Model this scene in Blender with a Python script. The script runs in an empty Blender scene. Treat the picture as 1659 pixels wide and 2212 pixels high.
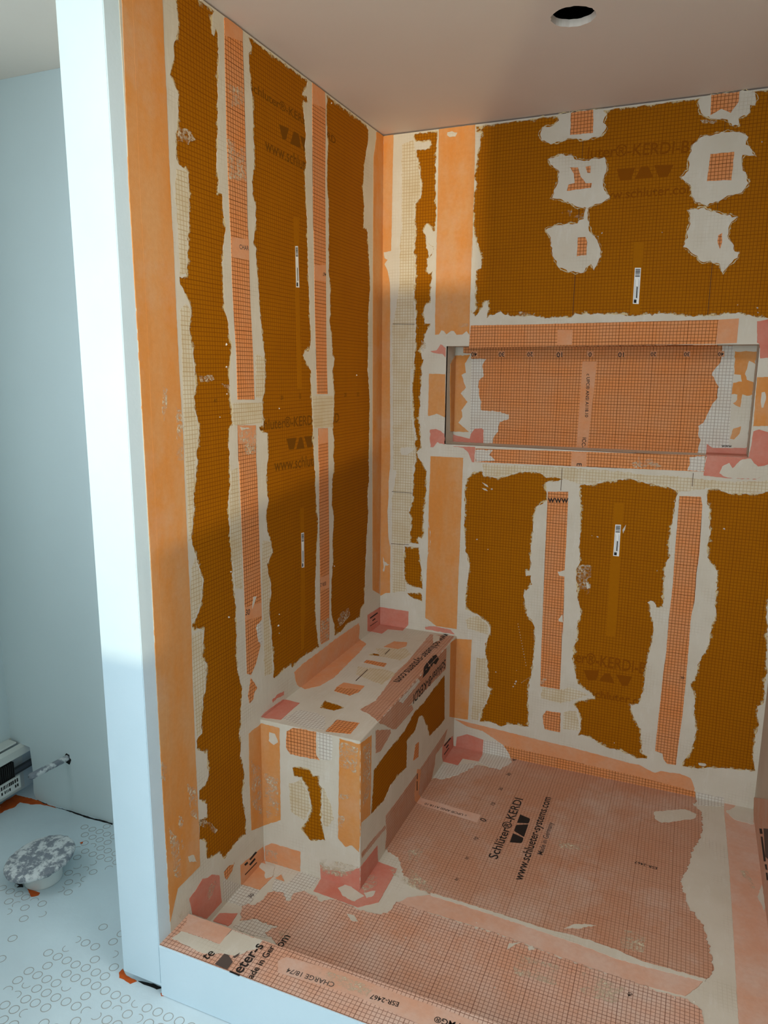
import bpy, bmesh, math, random
from mathutils import Vector, Matrix
from mathutils.geometry import tessellate_polygon, delaunay_2d_cdt

scene = bpy.context.scene
COL = scene.collection

# ------------------------------------------------------------------ measured room (metres)
# shower back-left corner at the origin, X right along the back wall, Y towards it, Z up from the pan
H = 2.1912            # ceiling
WB, LB, HB = .3077, .8521, .4425      # bench width, length, height
ZC, YC1, YC2 = .0843, -1.196, -1.303  # curb top, inner edge, outer edge
ZF = -.0494           # bathroom floor
NX0, NX1, NZ0, NZ1, ND = .2439, 1.2132, 1.1499, 1.4886, .1023   # niche
XP = -.1137           # outer face of the left partition
XR = 1.3346           # right shower wall
XL, YFAR = -1.0185, -.8351            # toilet alcove: left wall, end wall

# ------------------------------------------------------------------ camera
cam = bpy.data.cameras.new('camera')
cam.sensor_fit = 'VERTICAL'; cam.sensor_height = 36.0
cam.lens = 1574.66 / 2212 * 36.0
cam.clip_start = .02
co = bpy.data.objects.new('camera', cam); COL.objects.link(co)
co.location = (1.048, -2.4648, 1.4055)
def cam_matrix(yaw, pitch, roll):
    return Matrix.Rotation(math.radians(yaw), 3, 'Z') @ Matrix.Rotation(math.radians(pitch), 3, 'X') @ Matrix.Rotation(math.radians(roll), 3, 'Y')
R3 = cam_matrix(22.7665, -11.0062, -.4288)
right, fwd, up = R3.col[0], R3.col[1], R3.col[2]
rot = Matrix((right, up, -fwd)).transposed()
co.rotation_euler = rot.to_euler()
scene.camera = co

# ------------------------------------------------------------------ light and exposure
w = bpy.data.worlds.new('daylight'); scene.world = w; w.use_nodes = True
w.node_tree.nodes['Background'].inputs['Color'].default_value = (.62, .80, 1.0, 1)
w.node_tree.nodes['Background'].inputs['Strength'].default_value = .5
def area(name, loc, target, sx, sy, power, col):
    l = bpy.data.lights.new(name, 'AREA'); l.shape = 'RECTANGLE'; l.size = sx; l.size_y = sy; l.energy = power; l.color = col
    o = bpy.data.objects.new(name, l); COL.objects.link(o); o.location = loc
    o.rotation_euler = (Vector(target) - Vector(loc)).to_track_quat('-Z', 'Y').to_euler()
    return o
# daylight through the bathroom window behind the camera, and low sun through the same opening
area('window_daylight', (.45, -4.14, 1.45), (.45, 0, 1.45), 1.4, 1.15, 60, (.80, .92, 1.0))
area('overhead_fill', (1.15, -1.70, H - .012), (1.15, -1.70, 0), .5, .5, 13, (.92, .97, 1.0))  # added fill from above to lift the pan and curb, no real fixture
area('side_window_daylight', (XL + .01, -1.80, 1.45), (0, -1.80, 1.45), .62, .85, 8.0, (.82, .94, 1.0))
sl = bpy.data.lights.new('low_sun', 'SUN'); sl.energy = 1.75; sl.angle = math.radians(1.4); sl.color = (1.0, .86, .56)
so = bpy.data.objects.new('low_sun', sl); COL.objects.link(so)
so.rotation_euler = Vector((-.407, .909, .087)).to_track_quat('-Z', 'Y').to_euler()
scene.view_settings.view_transform = 'Standard'
scene.view_settings.look = 'None'
scene.view_settings.gamma = 1.0
scene.view_settings.use_curve_mapping = False
scene.view_settings.exposure = .14
scene.cycles.use_denoising = True
scene.cycles.max_bounces = 10
scene.cycles.diffuse_bounces = 6

# ------------------------------------------------------------------ materials
MATS = {}
def nmat(name):
    m = bpy.data.materials.new(name); m.use_nodes = True; MATS[name] = m
    nt = m.node_tree; b = nt.nodes['Principled BSDF']
    return m, nt, b
def mth(nt, op, a, b=None):
    n = nt.nodes.new('ShaderNodeMath'); n.operation = op
    for i, v in enumerate((a, b)):
        if v is None: continue
        if isinstance(v, (int, float)): n.inputs[i].default_value = v
        else: nt.links.new(v, n.inputs[i])
    return n.outputs[0]
def mix(nt, f, a, b):
    n = nt.nodes.new('ShaderNodeMix'); n.data_type = 'RGBA'
    for sock, v in ((n.inputs[0], f), (n.inputs[6], a), (n.inputs[7], b)):
        if isinstance(v, (int, float)): sock.default_value = v
        elif isinstance(v, tuple): sock.default_value = (*v, 1)
        else: nt.links.new(v, sock)
    return n.outputs[2]
def noise(nt, vec, scale, detail=3, rough=.55):
    n = nt.nodes.new('ShaderNodeTexNoise'); n.inputs['Scale'].default_value = scale
    n.inputs['Detail'].default_value = detail; n.inputs['Roughness'].default_value = rough
    nt.links.new(vec, n.inputs['Vector']); return n.outputs[0]
def ramp(nt, v, a, b):
    n = nt.nodes.new('ShaderNodeMapRange'); n.inputs[1].default_value = a; n.inputs[2].default_value = b
    nt.links.new(v, n.inputs[0]); return n.outputs[0]
def uvnode(nt):
    n = nt.nodes.new('ShaderNodeUVMap'); n.uv_map = 'metres'; return n.outputs[0]
def gridmask(nt, uv, wline=.13, wbold=.17):
    nz = nt.nodes.new('ShaderNodeTexNoise'); nz.inputs['Scale'].default_value = 6.0
    nt.links.new(uv, nz.inputs['Vector'])
    off = nt.nodes.new('ShaderNodeVectorMath'); off.operation = 'MULTIPLY_ADD'
    nt.links.new(nz.outputs['Color'], off.inputs[0]); off.inputs[1].default_value = (.004, .004, 0); nt.links.new(uv, off.inputs[2])
    s = nt.nodes.new('ShaderNodeSeparateXYZ'); nt.links.new(off.outputs[0], s.inputs[0])
    res = None
    for ax in (0, 1):
        c = mth(nt, 'MULTIPLY', s.outputs[ax], 100.0)
        thin = mth(nt, 'LESS_THAN', mth(nt, 'FRACT', c), wline)
        bold = mth(nt, 'LESS_THAN', mth(nt, 'FRACT', mth(nt, 'DIVIDE', c, 10.0)), wbold / 10)
        k = mth(nt, 'MAXIMUM', mth(nt, 'MULTIPLY', thin, .82), bold)
        res = k if res is None else mth(nt, 'MAXIMUM', res, k)
    return res
def bump(nt, b, h, dist, strength=.6):
    n = nt.nodes.new('ShaderNodeBump'); n.inputs['Strength'].default_value = strength; n.inputs['Distance'].default_value = dist
    nt.links.new(h, n.inputs['Height']); nt.links.new(n.outputs[0], b.inputs['Normal'])
def fabric(name, base, alt, line=None, lw=.13, lstr=1.0, rough=.85, sc=9.0, spec=.25, bs=.0006, mott=1.0, stretch=1.0, dust=0.0):
    m, nt, b = nmat(name); uv = uvnode(nt)
    mp = nt.nodes.new('ShaderNodeMapping'); mp.inputs['Scale'].default_value = (1, stretch, 1); nt.links.new(uv, mp.inputs['Vector'])
    n1 = ramp(nt, noise(nt, mp.outputs[0], sc, 6, .65), .36, .64)
    n1 = mth(nt, 'MULTIPLY', n1, mott)
    c = mix(nt, n1, base, alt)
    n2 = ramp(nt, noise(nt, uv, 90, 3), .3, .7)
    c = mix(nt, mth(nt, 'MULTIPLY', n2, .22), c, tuple(x * .72 for x in base))
    if dust:
        c = mix(nt, mth(nt, 'MULTIPLY', ramp(nt, noise(nt, uv, 3.2, 6, .7), .50, .72), dust), c, (.58, .50, .43))
    if line:
        c = mix(nt, mth(nt, 'MULTIPLY', gridmask(nt, uv, lw), lstr), c, line)
    nt.links.new(c, b.inputs['Base Color']); b.inputs['Roughness'].default_value = rough
    b.inputs['Specular IOR Level'].default_value = spec
    bump(nt, b, noise(nt, uv, 260, 2), bs, .35)
    return m
LINE = (.085, .020, .004)
fabric('board', (.335, .112, .0015), (.31, .101, .0015), (.15, .036, .001), .17, .85, .75, 5, .06)
fabric('board_plain', (.325, .109, .0015), (.335, .113, .0015), None, rough=.75, sc=5, spec=.06)
fabric('mem', (.66, .238, .076), (.62, .262, .108), LINE, .16, .9, spec=.08)
fabric('mem_p', (.49, .235, .138), (.50, .275, .18), LINE, .14, .6, sc=5, dust=.45, spec=.08)
fabric('mem_f', (.61, .31, .195), (.63, .43, .34), (.14, .05, .028), .15, .85, sc=5, dust=.6, spec=.08)
fabric('plain', (.62, .25, .105), (.60, .30, .165), None, sc=14, spec=.08)
fabric('plain_p', (.60, .32, .21), (.60, .40, .31), None, sc=8, spec=.08)
fabric('band', (.595, .225, .052), (.575, .285, .115), None, sc=11, stretch=.35, dust=.22, spec=.08)
fabric('pink', (.54, .165, .11), (.56, .24, .175), None, sc=10, spec=.08)
fabric('orange', (.62, .11, .012), (.45, .07, .01), None, sc=30)
def plaster(name, base, alt, rough=.75, sc=5.0, bd=.0012, coord='uv'):
    m, nt, b = nmat(name)
    if coord == 'uv': uv = uvnode(nt)
    else:
        g = nt.nodes.new('ShaderNodeNewGeometry'); uv = g.outputs['Position']
    c = mix(nt, ramp(nt, noise(nt, uv, sc, 5, .6), .3, .7), base, alt)
    nt.links.new(c, b.inputs['Base Color']); b.inputs['Roughness'].default_value = rough
    b.inputs['Specular IOR Level'].default_value = .3
    bump(nt, b, noise(nt, uv, 45, 4), bd, .4)
    return m
def mortar(name, base, alt, pale):
    m, nt, b = nmat(name); uv = uvnode(nt)
    c = mix(nt, ramp(nt, noise(nt, uv, 6, 6, .6), .3, .7), base, alt)
    mp = nt.nodes.new('ShaderNodeMapping'); mp.inputs['Scale'].default_value = (1, .25, 1); nt.links.new(uv, mp.inputs['Vector'])
    c = mix(nt, mth(nt, 'MULTIPLY', ramp(nt, noise(nt, mp.outputs[0], 40, 5, .7), .55, .75), .5), c, pale)
    show = mth(nt, 'MULTIPLY', gridmask(nt, uv, .16), ramp(nt, noise(nt, uv, 9, 4), .5, .68))
    c = mix(nt, mth(nt, 'MULTIPLY', show, .38), c, (.30, .22, .13))
    dirt = ramp(nt, noise(nt, uv, 60, 5, .75), .66, .8)
    c = mix(nt, mth(nt, 'MULTIPLY', dirt, .35), c, (.36, .27, .18))
    nt.links.new(c, b.inputs['Base Color']); b.inputs['Roughness'].default_value = .75; b.inputs['Specular IOR Level'].default_value = .15
    bump(nt, b, noise(nt, mp.outputs[0], 70, 5, .65), .0016, .45)
mortar('thinset', (.58, .52, .43), (.52, .455, .36), (.63, .59, .52))
def thin(name, base, alt, line, ls):
    m, nt, b = nmat(name); uv = uvnode(nt)
    t = ramp(nt, noise(nt, uv, 14, 5, .6), .35, .7)
    c = mix(nt, t, base, alt)
    c = mix(nt, mth(nt, 'MULTIPLY', gridmask(nt, uv, .16), mth(nt, 'MULTIPLY_ADD', t, .6)), c, line) if False else mix(nt, mth(nt, 'MULTIPLY', gridmask(nt, uv, .16), ls), c, line)
    nt.links.new(c, b.inputs['Base Color']); b.inputs['Roughness'].default_value = .8; b.inputs['Specular IOR Level'].default_value = .1
thin('thin_b', (.59, .515, .385), (.52, .415, .265), (.33, .20, .075), .7)
thin('thin_w', (.60, .56, .49), (.57, .50, .42), (.21, .155, .115), .72)
def drybrush(name):
    m, nt, b = nmat(name); uv = uvnode(nt)
    b.inputs['Base Color'].default_value = (.60, .49, .34, 1); b.inputs['Roughness'].default_value = .85; b.inputs['Specular IOR Level'].default_value = .05
    a = ramp(nt, noise(nt, uv, 120, 4, .7), .42, .60)
    a2 = ramp(nt, noise(nt, uv, 22, 3), .38, .62)
    nt.links.new(mth(nt, 'MULTIPLY', a, a2), b.inputs['Alpha'])
drybrush('dry')
def feather():
    m, nt, b = nmat('feather'); uv = uvnode(nt)
    b.inputs['Base Color'].default_value = (.54, .41, .22, 1); b.inputs['Roughness'].default_value = .9; b.inputs['Specular IOR Level'].default_value = .05
    at = nt.nodes.new('ShaderNodeAttribute'); at.attribute_name = 'fade'
    n = mth(nt, 'SUBTRACT', noise(nt, uv, 170, 5, .7), .5)
    n2 = mth(nt, 'SUBTRACT', noise(nt, uv, 28, 3), .5)
    v = mth(nt, 'ADD', mth(nt, 'ADD', at.outputs['Fac'], mth(nt, 'MULTIPLY', n, 1.5)), mth(nt, 'MULTIPLY', n2, 1.8))
    nt.links.new(ramp(nt, v, .58, .92), b.inputs['Alpha'])
feather()
def flat(name, col, rough=.7, spec=.2, metal=0.0):
    m, nt, b = nmat(name)
    b.inputs['Base Color'].default_value = (*col, 1); b.inputs['Roughness'].default_value = rough
    b.inputs['Specular IOR Level'].default_value = spec; b.inputs['Metallic'].default_value = metal
    return m
flat('ink', (.018, .014, .012)); flat('ink_soft', (.085, .06, .05)); flat('ink_b', (.15, .052, .003), .8, .05); flat('ink_b2', (.205, .058, .002), .8, .05)
flat('ink_line', (.07, .025, .008)); flat('label_white', (.75, .74, .70)); flat('label_grey', (.42, .41, .39))
plaster('paint', (.58, .69, .75), (.54, .66, .72), .45, 4.5, .0012, 'pos')
plaster('ceiling_paint', (.74, .63, .54), (.72, .61, .52), .7, 3, .0003, 'pos')
plaster('alcove_paint', (.62, .69, .69), (.60, .665, .665), .65, 2.2, .0005, 'pos')
plaster('floor_skim', (.60, .70, .73), (.53, .61, .64), .6, 3.5, .002, 'pos')
flat('groove', (.36, .36, .34)); flat('dark', (.012, .011, .010)); flat('cavity', (.006, .006, .006), .95, 0)
flat('pvc', (.78, .78, .74), .35, .4)
flat('heater_enamel', (.62, .63, .58), .35, .5); flat('fin', (.10, .10, .10), .4, .5, .6)
def foil():
    m, nt, b = nmat('foil_tape')
    g = nt.nodes.new('ShaderNodeNewGeometry'); p = g.outputs['Position']
    t = ramp(nt, noise(nt, p, 38, 6, .7), .46, .56)
    nt.links.new(mix(nt, t, (.20, .215, .24), (.62, .63, .62)), b.inputs['Base Color'])
    b.inputs['Roughness'].default_value = .5; b.inputs['Specular IOR Level'].default_value = .4
    bump(nt, b, noise(nt, p, 90, 4), .002, .6)
foil()

# ------------------------------------------------------------------ helpers
AX = (Vector((1, 0, 0)), Vector((0, 1, 0)), Vector((0, 0, 1)))
PLANES = {  # axis, value, (u axis, sign), (v axis, sign)
    'L': (0, 0., (1, 1), (2, 1)), 'B': (1, 0., (0, 1), (2, 1)), 'F': (2, 0., (0, 1), (1, 1)),
    'BT': (2, HB, (0, 1), (1, 1)), 'BE': (1, -LB, (0, 1), (2, 1)), 'BF': (0, WB, (1, 1), (2, 1)), 'C': (2, ZC, (0, 1), (1, 1)),
    'NB': (1, ND, (0, 1), (2, 1)), 'NL': (0, NX0, (1, 1), (2, 1)), 'NF': (2, NZ0, (0, 1), (1, 1)), 'NT': (2, NZ1, (0, 1), (1, -1)),
    'RW': (0, XR, (1, -1), (2, 1)), 'A': (1, YFAR, (0, 1), (2, 1)), 'BFL': (2, ZF, (0, 1), (1, 1))}
def frame(pl):
    ax, val, (ua, us), (va, vs) = PLANES[pl]
    U = AX[ua] * us; V = AX[va] * vs
    return AX[ax] * val, U, V, U.cross(V)
LAYER = {'print0': .15, 'coat': 1.0, 'thin': 1.2, 'strip': 1.8, 'strip2': 2.0, 'print2': 2.2, 'smear': 2.5, 'smear2': 2.8, 'print3': 3.1, 'print4': 3.3}

def link(name, mesh, parent=None):
    o = bpy.data.objects.new(name, mesh); COL.objects.link(o)
    if parent is not None: o.parent = parent
    return o
def mesh_from(name, verts, faces, mat, uvs=None):
    me = bpy.data.meshes.new(name); me.from_pydata(verts, [], faces)
    if mat: me.materials.append(MATS[mat])
    if uvs is not None:
        lay = me.uv_layers.new(name='metres')
        for lp in me.loops: lay.data[lp.index].uv = uvs[lp.vertex_index]
    me.update(); return me
def bm_obj(name, bm, mat, parent=None, smooth=False):
    bmesh.ops.recalc_face_normals(bm, faces=bm.faces)
    me = bpy.data.meshes.new(name); bm.to_mesh(me); bm.free(); me.materials.append(MATS[mat])
    uvl = me.uv_layers.new(name='metres')
    for p in me.polygons:
        n = p.normal; k = max(range(3), key=lambda i: abs(n[i])); a, b = ((1, 2), (0, 2), (0, 1))[k]
        for li in p.loop_indices:
            v = me.vertices[me.loops[li].vertex_index].co; uvl.data[li].uv = (v[a], v[b])
        p.use_smooth = smooth
    return link(name, me, parent)
def add_box(bm, x0, x1, y0, y1, z0, z1):
    v = [bm.verts.new(p) for p in ((x0, y0, z0), (x1, y0, z0), (x1, y1, z0), (x0, y1, z0), (x0, y0, z1), (x1, y0, z1), (x1, y1, z1), (x0, y1, z1))]
    for f in ((3, 2, 1, 0), (4, 5, 6, 7), (0, 1, 5, 4), (1, 2, 6, 5), (2, 3, 7, 6), (3, 0, 4, 7)): bm.faces.new([v[i] for i in f])
def box(name, b, mat, parent=None, bev=0):
    bm = bmesh.new(); add_box(bm, *b)
    if bev: bmesh.ops.bevel(bm, geom=list(bm.edges), offset=bev, segments=2, affect='EDGES')
    return bm_obj(name, bm, mat, parent)
def ragged(loop, amp, rnd, step=7.0):
    """subdivide a traced outline (mm) and give it the torn, combed edge of trowelled mortar"""
    if amp <= 0: return loop
    out = []; n = len(loop); ph = [rnd.uniform(0, 6.28) for _ in range(4)]; s = 0.0
    for i in range(n):
        a = Vector(loop[i]); b = Vector(loop[(i + 1) % n]); d = b - a; L = d.length
        if L < 1e-6: continue
        k = max(1, min(60, int(L / step))); nx = Vector((d.y, -d.x)) / L
        for j in range(k):
            t = j / k; q = s + L * t
            f = .55 * math.sin(q * .17 + ph[0]) + .35 * math.sin(q * .43 + ph[1]) + rnd.uniform(-.75, .75)
            if rnd.random() < .06: f += rnd.uniform(-1.6, 1.6)
            p = a + d * t + nx * (f * amp * .8); out.append((p.x, p.y))
        s += L
    return out
SEED = [1]
def slab(name, loops, pl, z1, mat, parent, amp=0.0, uvo=(0, 0), z0=-.0004):
    """a thin layer with its own thickness lying on a plane: outline + holes in millimetres"""
    SEED[0] += 1; rnd = random.Random(SEED[0])
    O, U, V, N = frame(pl)
    if len(loops) > 1: lps = [loops[0]] + [ragged(l, amp if len(l) > 4 else 0, rnd) for l in loops[1:]]
    else: lps = [ragged(loops[0], amp, rnd)]
    lps = [[(x / 1000, y / 1000) for x, y in l] for l in lps]
    flatl = [p for l in lps for p in l]
    cu = sum(p[0] for p in flatl) / len(flatl); cv = sum(p[1] for p in flatl) / len(flatl)
    c = O + U * cu + V * cv
    n = len(flatl)
    verts = [O + U * x + V * y + N * z1 - c for x, y in flatl] + [O + U * x + V * y + N * z0 - c for x, y in flatl]
    uvs = [(x + uvo[0], y + uvo[1]) for x, y in flatl] * 2
    faces = []
    edges = []; k = 0
    for l in lps: edges += [(k + i, k + (i + 1) % len(l)) for i in range(len(l))]; k += len(l)
    r = delaunay_2d_cdt([Vector(p) for p in flatl], edges, [], 0, 1e-7)
    base = len(verts)
    for v in r[0]: verts.append(O + U * v.x + V * v.y + N * z1 - c); uvs.append((v.x + uvo[0], v.y + uvo[1]))
    def within(x, y, l):
        ins = False; j = len(l) - 1
        for i in range(len(l)):
            (xi, yi), (xj, yj) = l[i], l[j]
            if (yi > y) != (yj > y) and x < (xj - xi) * (y - yi) / (yj - yi) + xi: ins = not ins
            j = i
        return ins
    for t in r[2]:
        A, B, Cc = (r[0][i] for i in t)
        gx, gy = (A.x + B.x + Cc.x) / 3, (A.y + B.y + Cc.y) / 3
        if not within(gx, gy, lps[0]) or any(within(gx, gy, l) for l in lps[1:]): continue
        ar = (B.x - A.x) * (Cc.y - A.y) - (Cc.x - A.x) * (B.y - A.y)
        t = tuple(base + i for i in t)
        faces.append(t if ar > 0 else tuple(reversed(t)))
    k = 0
    for l in lps:
        m = len(l)
        ar = sum(l[i - 1][0] * l[i][1] - l[i][0] * l[i - 1][1] for i in range(m))
        for i in range(m):
            a, b = k + i, k + (i + 1) % m
            f = (a, a + n, b + n, b)
            faces.append(f if ar > 0 else tuple(reversed(f)))
        k += m
    o = link(name, mesh_from(name, verts, faces, mat, uvs), parent); o.location = c
    return o
def feather_ring(loop, pl, parent, rnd, reach=13.0):
    """dry, combed-out margin where a mortar edge thins to nothing; loop in millimetres, spreads into the loop"""
    O, U, V, N = frame(pl); n = len(loop)
    ar = sum(loop[i - 1][0] * loop[i][1] - loop[i][0] * loop[i - 1][1] for i in range(n)); sg = 1 if ar > 0 else -1
    vs, fs, fade, uvs = [], [], [], []
    for i in range(n):
        a, p, b = Vector(loop[i - 2]), Vector(loop[i - 1]), Vector(loop[i]); d = b - a
        nrm = Vector((-d.y, d.x)) * sg
        nrm = nrm / nrm.length if nrm.length > 1e-6 else Vector((0, 0))
        for q, z, f in ((p - nrm * 1.5, .00085, 1.0), (p + nrm * reach * rnd.uniform(.5, 1.3), .0003, 0.0)):
            vs.append(O + U * (q.x / 1000) + V * (q.y / 1000) + N * z); fade.append(f); uvs.append((q.x / 1000, q.y / 1000))
    for i in range(n): k, m = 2 * i, 2 * ((i + 1) % n); fs.append((k, m, m + 1, k + 1))
    me = mesh_from('thinset_feather', vs, fs, 'feather', uvs)
    at = me.attributes.new('fade', 'FLOAT', 'POINT')
    for i, f in enumerate(fade): at.data[i].value = f
    link('thinset_feather', me, parent)
def lettering(s, pl, mat, z, p0, p1, h, parent):
    cu = bpy.data.curves.new('lettering', 'FONT'); cu.body = s; cu.offset = .012; cu.resolution_u = 3; cu.fill_mode = 'FRONT'
    to = bpy.data.objects.new('lettering', cu); COL.objects.link(to)
    dg = bpy.context.evaluated_depsgraph_get(); dg.update()
    me = bpy.data.meshes.new_from_object(to.evaluated_get(dg))
    bpy.data.objects.remove(to); bpy.data.curves.remove(cu)
    O, U, V, N = frame(pl)
    P0 = Vector(p0) / 1000; P1 = Vector(p1) / 1000; d = P1 - P0
    xs = [v.co.x for v in me.vertices]; x0, x1 = min(xs), max(xs)
    sx = d.length / (x1 - x0); sy = sx
    if h is not None: sy = (Vector(h) / 1000 - P0).length / .70
    d.normalize(); upv = Vector((-d.y, d.x)); base = O + U * P0.x + V * P0.y + N * z
    for v in me.vertices:
        a = d * ((v.co.x - x0) * sx) + upv * (v.co.y * sy)
        v.co = U * a.x + V * a.y
    me.materials.clear(); me.materials.append(MATS[mat])
    o = link('lettering', me, parent); o.location = base
    return o
def logo(pl, mat, z, p0, p1, parent):
    P0, P1 = Vector(p0), Vector(p1); d = P1 - P0; L = d.length; d.normalize(); upv = Vector((-d.y, d.x))
    for sh in (((0, 1), (.9, 1), (.72, .08), (.62, 0), (.28, 0), (.18, .08)), ((.8, 0), (1.12, .94), (1.2, 1), (1.7, 1), (1.78, .94), (2.1, 0)), ((2.0, 1), (2.9, 1), (2.72, .08), (2.62, 0), (2.28, 0), (2.18, .08))):
        pts = [P0 + d * (x * L / 2.9) + upv * (y * L / 2.9 * .66) for x, y in sh]
        slab('printed_logo', [[(p.x, p.y) for p in pts]], pl, z, mat, parent)
def sticker(pl, quad, parent):
    """white paper label with barcode and lines of print; quad = top-left, top-right, bottom-right, bottom-left"""
    A, B, C, D = (Vector(p) for p in quad)
    def at(s, t): p = A.lerp(B, s).lerp(D.lerp(C, s), t); return (p.x, p.y)
    o = slab('board_label', [[at(0, 1), at(1, 1), at(1, 0), at(0, 0)]], pl, .0003, 'label_white', parent)
    def sub(nm, rects, mat):
        vs = []; fs = []; O, U, V, N = frame(pl)
        for s0, s1, t0, t1 in rects:
            k = len(vs)
            for s, t in ((s0, t1), (s1, t1), (s1, t0), (s0, t0)):
                x, y = at(s, t); vs.append(O + U * (x / 1000) + V * (y / 1000) + N * .00045 - o.location)
            fs.append((k, k + 1, k + 2, k + 3))
        link(nm, mesh_from(nm, vs, fs, mat), o)
    t = .03; r = []
    rn = random.Random(7)
    while t < .25: wd = rn.choice((.008, .014, .02)); r.append((.12, .9, t, t + wd)); t += wd + rn.choice((.006, .01))
    sub('barcode', r, 'ink')
    sub('print_lines', [(.12, .17, .30, .96), (.24, .28, .33, .9), (.36, .42, .5, .97), (.72, .78, .3, .85), (.84, .88, .34, .7)], 'label_grey')
    sub('print_block', [(.48, .66, .52, .84), (.15, .6, .88, .975)], 'ink')

def tag(o, label=None, cat=None, group=None, kind=None):
    if label: o['label'] = label
    if cat: o['category'] = cat
    if group: o['group'] = group
    if kind: o['kind'] = kind
    return o

# ------------------------------------------------------------------ structure
ROOT = {}
# left partition: stud wall with plastered end (the white post) and the board on its shower side
bm = bmesh.new(); add_box(bm, XP, -.0125, -1.25, .13, ZF, H); add_box(bm, XP, 0, YC2, -1.2501, ZF + .022, H)
ROOT['wall_left'] = tag(bm_obj('wall_left', bm, 'paint'), 'tall white plastered partition end wall beside the shower curb, orange board on its inner side', 'wall', kind='structure')
box('backer_board', (-.012, 0, -1.25, .0, -.02, H - .004), 'board', ROOT['wall_left'])
box('corner_bead', (XP + .001, -.002, YC2 - .0012, YC2 + .001, ZF + .03, H), 'paint', ROOT['wall_left'])
# back wall
bm = bmesh.new()
for b in ((-.0, NX0 - .012, .0125, .13, ZF, H), (NX1 + .012, XR + .115, .0125, .13, ZF, H), (NX0 - .012, NX1 + .012, .0125, .13, ZF, NZ0 - .012), (NX0 - .012, NX1 + .012, .0125, .13, NZ1 + .012, H), (NX0 - .012, NX1 + .012, ND + .0125, .13, NZ0 - .012, NZ1 + .012)): add_box(bm, *b)
ROOT['wall_back'] = tag(bm_obj('wall_back', bm, 'paint'), 'back shower wall of brown gridded boards with orange strips and the long niche', 'wall', kind='structure')
for b in ((0, .268, 0, .012, -.02, H - .004), (.27, XR, 0, .012, NZ1, H - .004), (.27, XR, 0, .012, -.02, NZ0), (NX1, XR, 0, .012, NZ0 + .0005, NZ1 - .0005)):
    if b[0] == 0:   # the narrow board stops at the niche
        bm = bmesh.new(); add_box(bm, 0, NX0, *b[2:]); add_box(bm, NX0, .2695, 0, .012, NZ1, H - .004); add_box(bm, NX0, .2695, 0, .012, -.02, NZ0)
        bm_obj('backer_board', bm, 'board', ROOT['wall_back'])
    else: box('backer_board', b, 'board', ROOT['wall_back'])
# right wall
ROOT['wall_right'] = tag(box('wall_right', (XR, XR + .115, YC2, .0, ZF, H), 'thinset'), 'right shower wall covered in thinset, only a sliver at the right edge', 'wall', kind='structure')
# ceiling with the hole cut for a light
bm = bmesh.new()
HOLE = (.727, -.617, .050); rnd = random.Random(3)
circ = [(HOLE[0] + HOLE[2] * (1 + rnd.uniform(-.03, .03)) * math.cos(a), HOLE[1] + HOLE[2] * (1 + rnd.uniform(-.03, .03)) * math.sin(a)) for a in [i * math.tau / 36 for i in range(36)]]
rect = [(XL - .1, -4.3), (2.7, -4.3), (2.7, .13), (XL - .1, .13)]
lp = rect + circ
tris = tessellate_polygon([[Vector((*p, 0)) for p in rect], [Vector((*p, 0)) for p in circ]])
lo = [bm.verts.new((*p, H)) for p in lp]; hi = [bm.verts.new((*p, H + .016)) for p in lp]
for t in tris: bm.faces.new([lo[i] for i in t]); bm.faces.new([hi[i] for i in reversed(t)])
for k, n in ((0, 4), (4, 36)):
    for i in range(n): a, b = k + i, k + (i + 1) % n; bm.faces.new((lo[a], lo[b], hi[b], hi[a]))
ROOT['ceiling'] = tag(bm_obj('ceiling', bm, 'ceiling_paint'), 'smooth plastered ceiling with a round hole cut for a light', 'ceiling', kind='structure')
bm = bmesh.new(); add_box(bm, .55, .9, -.8, -.44, H + .0165, H + .2)
for f in list(bm.faces):
    if f.normal.z < -.5 or abs(f.calc_center_median().z - (H + .0165)) < 1e-4: bm.faces.remove(f)
bm_obj('joist_cavity', bm, 'cavity', ROOT['ceiling'])
# bathroom floor
ROOT['floor'] = tag(box('floor', (XL - .1, 2.6, -4.2, .1, ZF - .06, ZF), 'floor_skim'), 'skim-coated bathroom floor with raised stud rings showing through', 'floor', kind='structure')
# toilet alcove
O, U, V, N = frame('A')
alc = [(-1018.5, 153), (-1001, 144), (-960, 147), (-930, 144), (-926, 57), (-931, -26), (-921, -49), (-113.7, -49), (-113.7, 2191), (-1018.5, 2191)]
ROOT['wall_alcove'] = tag(slab('wall_alcove', [alc], 'A', 0, 'alcove_paint', None, z0=-.0125), 'grey painted end wall of the toilet alcove with a notch for the heater', 'wall', kind='structure')
box('wall_cavity', (XL - .02, -.82, YFAR + .16, YFAR + .17, ZF, .4), 'dark', ROOT['wall_alcove']).location -= ROOT['wall_alcove'].location
bm = bmesh.new()
for b in ((XL - .1, XL, -4.2, -2.15, ZF, H), (XL - .1, XL, -1.45, YFAR + .2, ZF, H), (XL - .1, XL, -2.15, -1.45, ZF, 1.0), (XL - .1, XL, -2.15, -1.45, 1.9, H)): add_box(bm, *b)
ROOT['wall_outer'] = tag(bm_obj('wall_outer', bm, 'alcove_paint'), 'grey outer bathroom wall at the left edge above the heater', 'wall', kind='structure')
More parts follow.
